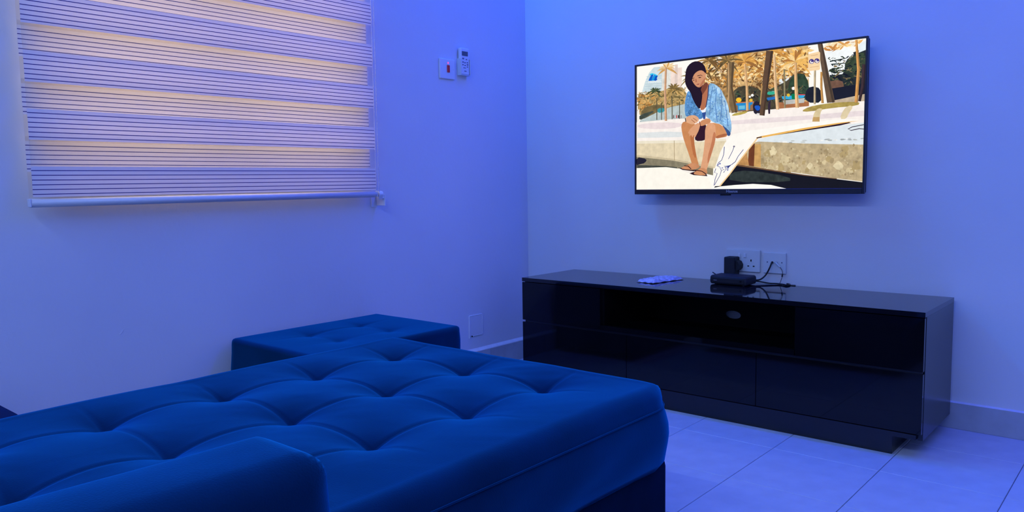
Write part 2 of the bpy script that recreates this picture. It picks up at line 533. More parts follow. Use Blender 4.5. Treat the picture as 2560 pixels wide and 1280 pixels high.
# the small pouf against the window wall
PX0, PX1, PY0, PY1 = -1.665, -1.005, -0.515, -0.025
pf = empty('pouf', ((PX0 + PX1) / 2, (PY0 + PY1) / 2, 0), 'small blue buttoned pouf against the wall under the blind', 'pouf')
add('cushion', cushion('cushion', PX0, PX1, PY0, PY1, 0.15, 0.362, 0.035, 0.022, [-1.445, -1.225], [-0.19, -0.355], 0.012, 0.003, 0.012, 8, 0.002, 0.0015, 0.05, 0.004), M['fabric'], pf, None, True)
box('base', PX0 + 0.01, PX1 - 0.01, PY0 + 0.01, PY1 - 0.01, 0.03, 0.155, M['fabric_side'], pf, 0.015, 3, True)
for fx in (PX0 + 0.07, PX1 - 0.07):
    for fy in (PY0 + 0.07, PY1 - 0.07): add('foot', from_bm('foot', tube_bm([(fx, fy, 0.0), (fx, fy, 0.035)], 0.02, 12)), M['black_plastic'], pf)

# dark cushion block at the left edge
dk = empty('floor_cushion', (-2.82, -0.30, 0), 'dark navy block cushion cut off by the left edge', 'cushion')
add('pad', cushion('pad', -3.16, -2.466, -0.598, -0.03, 0.19, 0.388, 0.03, 0.014, [], [], 0, 0, 0.03, 5, 0.004, 0.002, 0.05, 0.006), M['fabric_dark'], dk, None, True)
add('lower_pad', cushion('lower_pad', -3.155, -2.484, -0.59, -0.035, 0.0, 0.188, 0.04, 0.02, [], [], 0, 0, 0.03, 6, 0.0, 0.002, 0.05, 0.006), M['fabric_dark'], dk, None, True)

# sofa whose arm stands at the lower left
sf = empty('sofa', (-3.0, -2.6, 0), 'blue velvet sofa with a slim rounded arm at lower left', 'sofa')
def arm(y0, y1):
    return add('arm', cushion('arm', -3.50, -2.555, y0, y1, 0.05, 0.604, 0.045, 0.040, [], [], 0, 0, 0.02, 11, 0.004, 0.003, 0.05, 0.006), M['fabric'], sf, None, True)
arm(-1.850, -1.702)
arm(-3.75, -3.60)
add('seat_cushion', cushion('seat_cushion', -3.28, -2.56, -3.595, -1.85, 0.24, 0.42, 0.05, 0.03, [], [], 0, 0, 0.03, 12, 0.01, 0.003, 0.05, 0.008), M['fabric'], sf, None, True)
box('frame', -3.50, -2.58, -3.595, -1.85, 0.04, 0.238, M['fabric_side'], sf, 0.015, 2)
add('backrest', cushion('backrest', -3.50, -3.29, -3.595, -1.85, 0.24, 0.78, 0.05, 0.04, [], [], 0, 0, 0.03, 13, 0.005, 0.003, 0.05, 0.01), M['fabric'], sf, None, True)
for fx in (-3.42, -2.66):
    for fy in (-3.68, -1.77): add('leg', from_bm('leg', tube_bm([(fx, fy, 0.0), (fx, fy, 0.06)], 0.022, 12)), M['black_plastic'], sf)

# ------------------------------------------------------------------ media cabinet
CY0, CY1 = -1.918, -0.308          # right end, left end
CXF, CXB, CZ = -0.420, -0.030, 0.465
cb = empty('media_cabinet', (-0.22, (CY0 + CY1) / 2, 0), 'long low glossy black media cabinet under the television', 'cabinet')
box('top', CXF, CXB, CY0, CY1, CZ - 0.016, CZ, M['gloss_top'], cb)
cxf = CXF + 0.020                   # front of the carcass behind the overlay fronts
for a in ((CY0, CY0 + 0.016), (CY1 - 0.016, CY1)): box('side_panel', cxf, CXB, a[0], a[1], 0.055, CZ - 0.016, M['carcass'], cb, 0.0008, 1)
box('bottom_board', cxf, CXB, CY0 + 0.016, CY1 - 0.016, 0.075, 0.091, M['carcass'], cb)
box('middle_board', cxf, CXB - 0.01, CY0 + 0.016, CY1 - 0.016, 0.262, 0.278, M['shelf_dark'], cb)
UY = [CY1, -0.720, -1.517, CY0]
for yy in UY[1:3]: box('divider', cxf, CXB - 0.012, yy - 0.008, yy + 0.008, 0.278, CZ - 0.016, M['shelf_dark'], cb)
# back panel with an oval cable hole in the open middle bay
bm = bmesh.new()
by0, by1, bz0, bz1 = CY0 + 0.016, CY1 - 0.016, 0.091, CZ - 0.016
hy, hz, ha, hb = -1.118, 0.327, 0.034, 0.017
N = 24
ang = [2 * math.pi * k / N for k in range(N)]
def rect_hit(a):
    c, s = math.cos(a), math.sin(a)
    t = min([((by1 - hy) / c) if c > 1e-6 else ((by0 - hy) / c if c < -1e-6 else 1e9), ((bz1 - hz) / s) if s > 1e-6 else ((bz0 - hz) / s if s < -1e-6 else 1e9)])
    return hy + c * t, hz + s * t
for a in (math.atan2(bz1 - hz, by1 - hy), math.atan2(bz1 - hz, by0 - hy), math.atan2(bz0 - hz, by0 - hy) % (2 * math.pi), math.atan2(bz0 - hz, by1 - hy) % (2 * math.pi)): ang.append(a)
ang.sort()
xs = (CXB - 0.012, CXB - 0.004)
inn = [[bm.verts.new((xx, hy + ha * math.cos(a), hz + hb * math.sin(a))) for a in ang] for xx in xs]
out_ = [[bm.verts.new((xx, *rect_hit(a))) for a in ang] for xx in xs]
n = len(ang)
for k in range(n):
    k2 = (k + 1) % n
    bm.faces.new((inn[0][k], out_[0][k], out_[0][k2], inn[0][k2]))
    bm.faces.new((inn[1][k2], out_[1][k2], out_[1][k], inn[1][k]))
    bm.faces.new((inn[0][k2], inn[1][k2], inn[1][k], inn[0][k]))
bmesh.ops.recalc_face_normals(bm, faces=bm.faces)
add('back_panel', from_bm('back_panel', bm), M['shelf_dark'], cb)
def front(name, ya, yb, za, zb): return box(name, CXF, cxf - 0.0015, ya + 0.0012, yb - 0.0012, za, zb, M['gloss_black'], cb)
front('drawer_front', UY[1], UY[0], 0.279, 0.446)
front('drawer_front', UY[3], UY[2], 0.279, 0.446)
box('bay_lip', CXF, cxf - 0.0015, UY[2] + 0.0012, UY[1] - 0.0012, 0.279, 0.297, M['gloss_black'], cb)
dw = (CY1 - CY0) / 3
for k in range(3): front('door', CY1 - (k + 1) * dw, CY1 - k * dw, 0.079, 0.270)
box('rail_strip', CXF + 0.004, cxf, CY0 + 0.004, CY1 - 0.018, 0.270, 0.2775, M['carcass'], cb)
box('plinth', CXF + 0.004, CXB - 0.03, CY0 + 0.085, CY1 - 0.085, 0.0, 0.0755, M['carcass'], cb, 0.001, 1)
box('plinth_lip', CXF + 0.002, cxf + 0.05, CY0 + 0.016, CY1 - 0.016, 0.060, 0.0752, M['carcass'], cb)

# ------------------------------------------------------------------ television
TY0, TY1, TZ0, TZ1, TXF = -1.636, -0.688, 0.822, 1.373, -0.105
tv = empty('television', (TXF, (TY0 + TY1) / 2, TZ0), 'wall-mounted flat television showing a seated woman in a blue robe', 'television')
box('back_shell', TXF + 0.012, TXF + 0.040, TY0 + 0.004, TY1 - 0.004, TZ0 + 0.003, TZ1 - 0.003, M['matte_plastic'], tv, 0.004, 2)
box('rear_bulge', TXF + 0.040, TXF + 0.066, TY0 + 0.14, TY1 - 0.14, TZ0 + 0.03, TZ0 + 0.36, M['matte_plastic'], tv, 0.012, 3)
bez, bot = 0.0072, 0.0205
for a in ((TY0, TY0 + bez), (TY1 - bez, TY1)): box('bezel_side', TXF, TXF + 0.014, a[0], a[1], TZ0, TZ1, M['bezel'], tv, 0.0012, 1)
box('bezel_top', TXF, TXF + 0.014, TY0 + bez, TY1 - bez, TZ1 - bez, TZ1, M['bezel'], tv, 0.0012, 1)
chin = box('bezel_bottom', TXF, TXF + 0.014, TY0 + bez, TY1 - bez, TZ0, TZ0 + bot, M['bezel'], tv, 0.0012, 1)
me = text_mesh('Hisense', 0.0155)
for v in me.vertices: v.co = Vector((TXF - 0.0004, -1.112 - v.co.x, TZ0 + 0.0065 + v.co.y))
lo = add('maker_lettering', me, M['print'], chin)
box('sensor_pod', TXF + 0.002, TXF + 0.02, -1.125, -1.085, TZ0 - 0.006, TZ0 + 0.001, M['black_plastic'], tv, 0.002, 2)
# wall bracket
bk = empty('wall_bracket', (-0.01, (TY0 + TY1) / 2, 1.1), 'black steel bracket between the television and the wall', 'bracket')
box('wall_plate', -0.006, 0.0, -1.36, -0.96, 1.00, 1.22, M['matte_plastic'], bk, 0.001, 1)
for yy in (-1.28, -1.04): box('upright', -0.038, -0.006, yy - 0.015, yy + 0.015, 0.92, 1.26, M['matte_plastic'], bk, 0.002, 1)

PIC = [
('P',(255,252,244),0,[0,2000,2000,2000,2000,0,0,0]),
('P',(206,222,226),10,[50,1568,84,1739,128,1883,179,1960,260,1955,266,1491]),
('P',(180,204,214),0,[99,1820,260,1808,259,1815,99,1827]),
('P',(180,204,214),0,[94,1782,259,1769,259,1776,94,1788]),
('P',(180,204,214),0,[90,1743,259,1731,259,1737,89,1750]),
('P',(180,204,214),0,[85,1704,259,1692,259,1698,85,1711]),
('P',(180,204,214),0,[80,1666,259,1653,259,1660,80,1672]),
('P',(180,204,214),0,[76,1627,259,1614,258,1621,76,1634]),
('P',(243,222,210),10,[348,1906,458,1906,460,1483,346,1500]),
('P',(225,205,195),8,[390,1961,417,1960,415,1511,388,1515]),
('P',(228,226,218),20,[260,1923,348,1906,346,1522,258,1536]),
('P',(206,168,112),40,[664,1989,843,2000,1563,1998,1578,1177,918,1188,663,1306]),
('P',(168,132,84),40,[664,1783,918,1735,918,1148,715,1174]),
('P',(238,232,222),10,[805,1997,830,1997,849,1990,861,1975,867,1954,866,1925,864,1902,859,1886,852,1875,844,1870,834,1869,823,1871,811,1876,799,1886,787,1896,778,1907,769,1918,762,1931,758,1944,756,1956,757,1968,761,1980,771,1989,785,1995]),
('P',(243,240,236),10,[1343,1986,1377,1988,1389,1966,1381,1920,1369,1897,1352,1895,1339,1917,1330,1962]),
('P',(250,238,215),20,[1519,1702,1557,1704,1576,1662,1576,1578,1563,1528,1536,1514,1511,1523,1489,1556,1484,1604,1494,1669]),
('P',(225,232,235),15,[1362,1656,1421,1654,1444,1617,1430,1543,1401,1495,1356,1474,1333,1512,1333,1608]),
('P',(236,214,180),40,[703,1915,868,1805,868,1714,703,1775]),
('S',150,[676,1594,1574,1948],[(232,176,92),(216,150,66),(246,208,140),(150,104,54),(196,140,74),(250,222,170),(120,84,44)],115,21,(-1.1,1.1),3),
('S',90,[942,1670,1563,1969],[(244,190,104),(252,214,140),(222,160,76),(170,112,52)],97,19,(-0.9,0.9),4),
('S',260,[663,1576,1574,1967],[(232,176,92),(214,148,66),(250,214,150),(146,100,50),(190,132,66),(252,228,180),(112,80,42),(238,186,100)],51,10,(-1.3,1.3),33),
('S',110,[676,1470,1434,1637],[(150,106,56),(120,84,46),(206,152,84),(92,68,42),(176,130,76)],44,10,(-1.3,1.3),34),
('F',13,[1042,1880],[(214,156,74),(240,190,110),(160,110,56)],145,19,(-3.3,0.3),5),
('F',13,[1466,1802],[(240,186,98),(250,214,150),(176,118,58)],158,19,(-3.4,0.4),6),
('F',9,[1292,1973],[(230,170,86),(206,144,66)],145,18,(-3.4,0.4),7),
('F',11,[887,1922],[(112,92,54),(150,118,66),(186,150,96)],158,16,(-3.5,0.5),8),
('F',9,[716,1957],[(120,92,50),(176,136,80)],145,16,(-3.2,0.5),9),
('S',40,[663,1222,918,1876],[(110,84,46),(140,104,58),(84,66,40),(196,150,92)],73,19,(-1.2,1.2),31),
('S',40,[1065,1409,1434,1542],[(150,104,54),(120,84,46),(206,150,80),(90,66,40)],67,18,(-1,1),32),
('P',(176,150,98),50,[26,1578,54,1540,93,1545,145,1592,191,1600,234,1572,280,1575,329,1610,392,1616,467,1593,504,1497,503,1328,456,1239,359,1230,237,1203,86,1155,10,1248,11,1480]),
('S',70,[15,1308,504,1560],[(150,124,70),(196,156,92),(116,100,58),(210,170,104),(96,88,54)],73,16,(-1.3,1.3),10),
('F',10,[313,1913],[(232,190,130),(216,164,92),(244,214,164)],109,18,(-3.3,0.2),11),
('F',10,[545,1742],[(110,98,60),(150,126,74)],121,13,(-3.5,0.3),12),
('F',12,[187,1569],[(66,82,50),(88,98,62),(52,64,42)],91,12,(-3.4,0.3),13),
('F',11,[381,1580],[(150,122,66),(120,98,54)],91,15,(-3.4,0.4),14),
('S',30,[10,1264,170,1550],[(206,150,78),(226,178,108),(168,112,50)],67,19,(-1,1),15),
('S',220,[14,1264,504,1581],[(150,124,70),(196,156,92),(110,96,56),(214,174,108),(88,82,50),(170,138,82),(228,184,112)],34,7,(-1.4,1.4),35),
('P',(120,104,66),40,[92,1336,172,1358,237,1360,286,1342,311,1296,310,1220,243,1169,106,1142,40,1177,48,1276]),
('P',(186,200,200),16,[33,1124,240,1257,353,1306,503,1336,510,1098,32,1084]),
('P',(60,150,160),10,[233,1300,271,1303,289,1286,289,1251,271,1231,236,1228,217,1245,215,1281]),
('P',(70,80,70),30,[70,1235,164,1266,182,1253,124,1195,78,1156,45,1138,27,1151,23,1196]),
('P',(92,86,66),0,[205,1457,206,1119,215,1118,214,1456]),
('P',(92,86,66),0,[253,1363,255,1113,263,1113,261,1362]),
('P',(92,86,66),0,[360,1477,361,1101,370,1100,368,1476]),
('P',(92,86,66),0,[434,1380,436,1092,444,1091,442,1379]),
('P',(250,244,236),0,[12,1308,13,1108,28,1107,27,1307]),
('P',(200,90,90),0,[404,1171,404,1124,416,1122,416,1169]),
('P',(70,60,60),0,[423,1169,423,1122,435,1120,436,1167]),
('P',(160,150,150),0,[449,1165,449,1118,461,1117,462,1164]),
('P',(120,110,110),0,[374,1175,373,1127,386,1126,386,1173]),
('P',(74,68,50),45,[949,1472,986,1516,1037,1528,1103,1507,1157,1468,1198,1412,1239,1406,1279,1448,1328,1488,1384,1527,1422,1568,1441,1612,1479,1629,1537,1618,1566,1504,1567,1287,1414,1161,1089,1126,921,1193,927,1365]),
('P',(50,70,50),45,[1422,1535,1441,1588,1471,1616,1512,1618,1544,1584,1566,1514,1577,1413,1578,1281,1537,1239,1455,1290,1413,1363,1412,1459]),
('S',50,[943,1266,1545,1447],[(44,50,40),(96,90,66),(66,84,60),(120,100,70),(30,34,36)],55,19,(-1,1),16),
('S',160,[930,1248,1577,1460],[(40,48,40),(90,86,62),(62,80,58),(116,98,68),(28,32,34),(78,96,66)],29,8,(-1.3,1.3),36),
('P',(176,184,186),10,[1256,1405,1285,1415,1301,1408,1304,1383,1292,1368,1267,1362,1251,1370,1245,1390]),
('P',(150,110,76),30,[930,1268,1125,1270,1125,1161,930,1146]),
('P',(205,120,60),10,[943,1296,1125,1290,1119,1257,949,1261]),
('P',(250,196,44),0,[1016,1322,1014,1308,1007,1297,997,1291,986,1293,977,1301,970,1314,967,1329,970,1344,977,1355,986,1360,997,1358,1007,1350,1014,1337]),
('P',(236,190,60),0,[1114,1306,1112,1296,1108,1289,1102,1286,1095,1287,1089,1292,1084,1300,1083,1310,1084,1319,1089,1326,1095,1330,1102,1329,1108,1324,1112,1315]),
('P',(36,140,210),12,[965,1279,1119,1277,1107,1239,1095,1241,1091,1169,986,1171,982,1248,967,1253]),
('P',(110,190,220),10,[992,1239,1047,1239,1047,1187,994,1186]),
('P',(250,250,245),0,[1122,1376,1121,1367,1118,1361,1113,1358,1108,1359,1103,1363,1099,1371,1098,1379,1099,1388,1103,1394,1107,1397,1113,1397,1118,1392,1121,1385]),
('P',(244,244,240),0,[1098,1358,1097,1351,1095,1346,1091,1343,1087,1344,1083,1348,1080,1353,1079,1361,1080,1367,1083,1372,1087,1375,1091,1374,1095,1371,1097,1365]),
('P',(60,180,150),15,[1252,1411,1291,1409,1309,1397,1307,1373,1288,1361,1254,1362,1235,1374,1233,1399]),
('P',(40,110,190),15,[1233,1323,1305,1332,1306,1293,1242,1283]),
('P',(170,110,70),20,[1306,1244,1578,1224,1579,1148,1323,1135]),
('P',(190,190,186),15,[1368,1264,1545,1276,1540,1210,1380,1205]),
('P',(52,172,222),12,[1357,1324,1551,1325,1535,1282,1435,1274,1368,1280]),
('P',(214,70,80),0,[1496,1337,1558,1323,1551,1313,1496,1322]),
('P',(10,126,84),10,[1438,1346,1468,1349,1471,1268,1442,1269]),
('P',(226,186,60),0,[1426,1333,1425,1323,1421,1315,1416,1312,1410,1313,1405,1318,1401,1326,1399,1337,1401,1347,1404,1354,1410,1358,1416,1357,1421,1351,1425,1343]),
('P',(246,244,238),0,[1466,1422,1465,1412,1461,1405,1456,1401,1450,1402,1444,1407,1441,1416,1439,1426,1440,1436,1444,1443,1449,1447,1455,1446,1461,1441,1464,1432]),
('P',(38,44,46),40,[1735,1581,1795,1807,1866,1810,2000,1885,2000,1186,1738,1182]),
('P',(246,250,250),8,[1722,1929,1784,1942,1835,1930,1875,1894,1901,1852,1911,1805,1899,1771,1864,1752,1847,1696,1847,1605,1830,1558,1794,1556,1758,1558,1722,1565,1700,1657,1694,1834]),
('P',(232,242,246),8,[1945,1936,2000,1974,2000,1849,1946,1820]),
('P',(250,224,176),40,[1722,2000,1783,2000,1822,1981,1837,1918,1817,1889,1761,1892,1722,1924,1701,1984]),
('S',30,[1681,1906,1993,1987],[(232,172,96),(250,214,150),(206,140,70),(252,240,214)],85,17,(-0.7,0.9),17),
('P',(44,58,52),0,[1735,1738,1857,1762,1856,1771,1733,1756]),
('P',(44,58,52),0,[1757,1623,1817,1643,1816,1652,1754,1641]),
('P',(44,58,52),0,[1745,1695,1877,1695,1877,1704,1744,1713]),
('P',(56,70,50),45,[1869,1746,1914,1791,1951,1814,1980,1817,1995,1760,1996,1643,1963,1583,1893,1578,1855,1613,1849,1687]),
('S',34,[1736,1414,1991,1676],[(30,40,40),(64,78,54),(140,120,80),(48,60,44),(24,28,40)],55,18,(-0.8,0.8),18),
('S',150,[1726,1397,1990,1801],[(28,38,38),(60,74,52),(130,112,74),(46,58,42),(22,26,36),(84,92,60)],32,8,(-1,1),37),
('P',(118,86,68),30,[1728,1473,1795,1485,1833,1457,1844,1391,1814,1350,1742,1334,1702,1362,1697,1432]),
('P',(28,30,44),15,[1747,1375,1998,1405,2000,1243,1758,1207]),
('P',(196,176,150),20,[1758,1207,2000,1265,2000,1153,1764,1150]),
('P',(30,34,44),25,[1556,1374,1577,1418,1609,1426,1652,1400,1676,1338,1682,1239,1653,1194,1589,1203,1554,1244,1548,1316]),
('P',(252,243,236),6,[0,1102,310,1113,503,1108,918,1107,1089,1146,1524,1156,2000,1171,2000,754,2000,554,0,776]),
('P',(238,222,222),8,[86,1073,236,1074,352,1064,434,1044,469,1019,455,989,396,971,291,965,182,974,67,997,8,1025,9,1057]),
('P',(236,222,222),8,[918,1026,1208,1032,1547,1029,2000,1045,2000,972,1547,968,1208,962,930,971]),
('P',(226,230,230),8,[8,930,309,923,475,896,468,822,7,846]),
('P',(172,150,78),30,[1532,1108,1563,1135,1608,1155,1667,1168,1738,1176,1820,1177,1887,1174,1940,1168,1962,1152,1955,1126,1904,1112,1808,1111,1715,1102,1625,1086,1563,1082,1532,1090]),
('P',(188,166,80),30,[932,1109,956,1131,994,1145,1045,1152,1070,1148,1067,1133,1047,1118,1010,1105,974,1098,938,1098]),
('P',(40,34,48),20,[1122,1256,1136,1284,1149,1289,1163,1272,1175,1236,1185,1180,1186,1138,1177,1110,1162,1097,1141,1099,1128,1116,1122,1146,1118,1182,1116,1222]),
('P',(28,90,200),10,[1138,1224,1165,1222,1178,1204,1178,1171,1170,1152,1154,1148,1141,1166,1130,1205]),
('P',(230,226,222),0,[1175,1091,1173,1083,1170,1078,1164,1075,1158,1076,1152,1080,1148,1087,1146,1095,1148,1102,1152,1108,1157,1111,1164,1110,1169,1106,1173,1099]),
('P',(52,40,56),15,[1248,1262,1268,1279,1266,1181,1264,1088,1250,1089,1245,1184]),
('P',(222,172,132),16,[292,1934,284,1553,292,1093,316,1092,306,1550,312,1930]),
('P',(159,123,95),10,[305,1931,297,1551,308,1092,315,1091,304,1550,311,1930]),
('P',(128,104,70),16,[889,1904,879,1536,928,1138,982,1148,937,1533,951,1886]),
('P',(92,74,50),10,[929,1894,918,1532,963,1139,979,1142,935,1531,948,1889]),
('P',(200,160,112),16,[890,1891,895,1537,889,1193,907,1190,911,1534,905,1888]),
('P',(144,115,80),10,[900,1889,905,1535,901,1191,906,1190,910,1534,905,1888]),
('P',(232,184,128),16,[1032,1847,1051,1509,1058,1157,1081,1155,1073,1508,1052,1846]),
('P',(167,132,92),10,[1045,1845,1065,1508,1073,1156,1080,1155,1071,1507,1051,1845]),
('P',(98,74,54),16,[1224,2000,1192,1492,1174,1079,1218,1066,1244,1473,1284,1979]),
('P',(70,53,38),10,[1263,1991,1229,1482,1203,1073,1216,1069,1244,1477,1281,1984]),
('P',(240,198,148),16,[1281,1936,1294,1488,1314,1141,1341,1142,1318,1487,1301,1934]),
('P',(172,142,106),10,[1294,1934,1309,1486,1332,1141,1340,1141,1316,1486,1300,1933]),
('P',(190,150,94),16,[1186,1508,1180,1352,1173,1235,1185,1231,1192,1348,1200,1504]),
('P',(136,108,67),10,[1195,1506,1188,1350,1181,1233,1184,1232,1192,1349,1199,1505]),
('P',(156,146,112),16,[1369,1707,1374,1437,1380,1156,1393,1155,1388,1435,1382,1705]),
('P',(112,105,80),10,[1377,1706,1383,1435,1389,1155,1393,1155,1387,1435,1382,1705]),
('P',(240,192,136),16,[1456,1785,1460,1460,1472,1148,1502,1147,1485,1458,1476,1782]),
('P',(172,138,97),10,[1469,1782,1475,1458,1491,1146,1500,1146,1482,1458,1475,1782]),
('P',(196,176,140),16,[1613,1660,1614,1416,1616,1179,1632,1177,1630,1413,1629,1657]),
('P',(141,126,100),10,[1623,1658,1625,1414,1626,1177,1631,1177,1629,1413,1628,1657]),
('P',(104,84,64),16,[1638,2000,1677,1602,1720,1180,1779,1192,1725,1609,1675,2000]),
('P',(74,60,46),10,[1663,2000,1705,1602,1759,1181,1777,1186,1720,1605,1674,2000]),
('P',(206,152,82),16,[1663,1617,1664,1407,1676,1184,1695,1184,1682,1405,1680,1613]),
('P',(148,109,59),10,[1674,1614,1676,1406,1688,1183,1694,1183,1681,1405,1679,1613]),
('P',(222,160,88),16,[1918,1995,1937,1597,1925,1162,1949,1156,1958,1593,1935,1994]),
('P',(159,115,63),10,[1929,1993,1950,1594,1941,1159,1948,1157,1956,1593,1934,1993]),
('P',(64,48,52),16,[1974,1663,1970,1377,1951,1178,1971,1168,1992,1368,1999,1655]),
('P',(46,34,37),10,[1990,1658,1985,1372,1964,1174,1970,1171,1992,1370,1998,1656]),
('P',(250,216,168),6,[1566,1879,1649,1898,1658,1881,1661,1658,1651,1645,1576,1644,1567,1665]),
('P',(70,56,130),0,[1614,1770,1612,1756,1606,1745,1598,1740,1589,1742,1581,1750,1575,1763,1573,1778,1575,1792,1581,1803,1589,1808,1598,1806,1606,1798,1612,1785]),
('P',(250,240,235),0,[1608,1765,1607,1756,1603,1749,1598,1746,1592,1747,1586,1752,1582,1761,1581,1771,1582,1781,1586,1788,1591,1791,1597,1789,1603,1784,1607,1775]),
('P',(70,56,130),0,[1590,1763,1590,1801,1606,1794,1608,1767]),
('P',(70,56,130),0,[1655,1771,1653,1756,1648,1746,1640,1741,1631,1743,1622,1751,1617,1764,1615,1779,1617,1793,1622,1804,1630,1808,1639,1806,1647,1798,1653,1786]),
('P',(250,240,235),0,[1650,1766,1648,1757,1645,1750,1639,1747,1633,1748,1628,1753,1624,1762,1622,1772,1624,1781,1627,1788,1633,1791,1639,1790,1645,1785,1648,1776]),
('P',(70,56,130),0,[1632,1764,1632,1802,1648,1794,1650,1768]),
('P',(220,180,130),0,[1586,1848,1641,1854,1640,1864,1585,1857]),
('P',(226,186,136),0,[1581,1689,1651,1693,1650,1702,1581,1699]),
('P',(226,234,238),6,[1162,729,1548,838,2000,882,2000,573,1156,669]),
('S',24,[1209,655,2000,682],[(196,200,196),(240,240,236),(160,166,168)],48,10,(-0.2,0.2),19),
('P',(192,172,134),26,[1041,668,1173,694,1549,637,2000,587,2000,88,1766,145,1440,238,1210,300,968,368]),
('B',34,[1186,197,1991,574],[(226,210,170),(214,196,154),(168,148,110),(204,186,146),(180,158,112)],41,20,[]),
('B',150,[1187,177,1991,583],[(216,200,160),(176,156,118),(200,182,142),(188,166,124),(160,140,104)],11,38,[]),
('S',60,[2,460,766,722],[(216,198,164),(236,222,192),(204,188,152)],61,10,(-0.2,0.2),39),
('P',(206,160,96),20,[1132,661,1191,656,1192,317,1090,342,1114,502]),
('P',(112,62,34),16,[1090,644,1138,671,1133,330,1078,346]),
('P',(190,140,84),26,[968,399,1066,566,1090,346,993,357]),
('P',(22,22,30),14,[893,299,968,372,1210,296,1551,189,2000,79,2000,0,766,0,843,166]),
('P',(110,80,56),14,[967,350,1209,281,1551,182,1807,126,1808,135,1552,196,1211,300,969,374]),
('P',(48,56,54),40,[962,256,1048,273,1180,252,1355,197,1440,150,1441,111,1315,94,1054,99,918,139,918,211]),
('P',(228,212,178),14,[0,793,385,773,881,759,893,578,843,353,766,315,391,457,0,542]),
('P',(240,230,206),6,[0,797,385,777,881,764,878,727,385,734,0,753]),
('P',(206,190,156),14,[0,573,391,483,766,340,766,311,391,450,0,537]),
('P',(176,156,122),0,[385,773,388,457,394,457,391,773]),
('P',(138,130,106),22,[0,539,391,453,766,315,766,211,473,328,0,348]),
('P',(36,34,50),10,[24,528,84,508,107,483,96,450,76,428,46,419,22,409,3,398,0,429,0,501]),
('P',(70,74,66),26,[4,404,235,382,418,352,418,330,4,352]),
('P',(255,250,238),4,[0,353,306,357,473,319,635,244,727,159,750,64,766,0,0,0]),
('P',(255,253,246),0,[713,0,843,42,968,60,1127,74,1281,55,1407,1,1407,0]),
('P',(44,24,38),8,[1161,747,1548,815,1823,862,1904,889,1863,916,1547,895,1161,779]),
('P',(255,251,243),3,[750,43,766,211,792,377,830,561,874,702,937,820,1090,861,1437,904,1760,947,1903,944,1975,914,1863,898,1548,842,1191,762,1126,662,1017,447,918,226,830,46]),
('P',(240,184,92),8,[1155,759,1191,772,1548,857,1822,902,1975,914,1863,894,1548,831,1209,750,1161,743]),
('P',(244,206,150),0,[1157,753,1116,668,1013,453,914,232,825,52,834,40,923,220,1022,441,1124,656,1166,741]),
('P',(60,40,40),0,[1153,740,1198,751,1196,767,1151,755]),
('P',(50,58,130),0,[865,642,859,519,841,439,816,410,819,403,845,434,864,517,871,641]),
('P',(50,58,130),0,[1037,590,991,492,966,412,935,373,939,366,970,406,995,487,1041,585]),
('P',(50,58,130),0,[815,409,799,354,828,331,841,277,869,297,867,304,844,284,832,336,804,356,819,405]),
('P',(50,58,130),0,[936,373,899,345,866,354,884,300,860,252,864,246,889,299,870,350,900,336,938,366]),
('P',(50,58,130),0,[789,316,776,251,802,240,782,148,773,54,778,52,787,146,807,241,781,253,794,313]),
('P',(50,58,130),0,[840,282,828,210,796,117,779,65,783,61,800,113,832,207,845,280]),
('P',(50,58,130),0,[953,636,941,576,904,455,908,451,945,572,958,633]),
('P',(120,116,140),0,[965,638,964,633,962,629,958,627,953,627,949,630,947,634,946,639,947,645,949,649,953,651,958,650,962,648,964,643]),
('P',(50,58,130),0,[878,348,931,360,900,309,881,321]),
('B',8,[804,272,918,391],[(130,136,186),(200,204,226)],10,21,[]),
('P',(222,202,158),10,[1609,972,1619,1039,1631,1083,1645,1106,1661,1115,1680,1111,1685,1094,1674,1066,1668,1021,1666,961,1650,933,1619,937]),
('P',(196,158,100),14,[1608,938,1616,1001,1665,995,1666,931]),
('P',(228,210,170),10,[1824,983,1839,1048,1856,1092,1877,1117,1894,1124,1910,1113,1910,1086,1894,1044,1882,1004,1873,965,1856,946,1830,949]),
('P',(60,50,64),0,[1998,860,1913,839,1879,810,1905,781,1965,799,1999,790,1999,801,1964,810,1904,792,1885,805,1915,828,1999,850]),
('P',(34,20,36),6,[497,1801,502,1858,515,1903,535,1938,559,1961,587,1972,614,1968,640,1950,662,1921,679,1881,689,1837,693,1790,687,1755,671,1732,663,1638,663,1472,659,1353,651,1281,636,1246,614,1246,595,1275,577,1332,562,1399,550,1474,536,1529,520,1563,507,1602,496,1646,492,1694,493,1746]),
('P',(182,112,78),8,[668,1581,698,1613,717,1608,726,1565,727,1493,719,1391,708,1304,695,1233,678,1198,657,1199,644,1227,639,1282,641,1373,649,1501]),
('P',(124,68,50),8,[655,1584,678,1620,695,1633,707,1625,711,1603,707,1566,696,1529,679,1490,665,1461,653,1442,646,1466,645,1533]),
('P',(210,148,110),6,[556,1755,568,1790,588,1816,616,1834,642,1831,667,1808,683,1780,691,1747,691,1709,683,1665,671,1627,656,1595,641,1575,628,1569,614,1574,600,1591,586,1616,573,1647,562,1682,554,1718]),
('P',(188,120,86),6,[658,1659,679,1697,687,1696,682,1655,671,1620,656,1589,642,1572,632,1567,632,1584,642,1622]),
('P',(34,20,36),4,[546,1739,549,1782,559,1818,576,1846,598,1862,625,1868,649,1854,672,1820,678,1808,669,1816,654,1822,634,1825,615,1818,595,1799,580,1775,571,1748,564,1719,560,1688,555,1684,548,1706]),
('P',(214,150,112),4,[681,1774,688,1779,691,1770,692,1747,690,1730,684,1719,681,1728,679,1757]),
('P',(70,36,34),0,[612,1741,644,1749,657,1735,659,1741,644,1757,610,1752]),
('P',(70,36,34),0,[564,1708,583,1715,581,1723,562,1719]),
('P',(50,26,30),2,[616,1717,632,1726,650,1719,637,1709]),
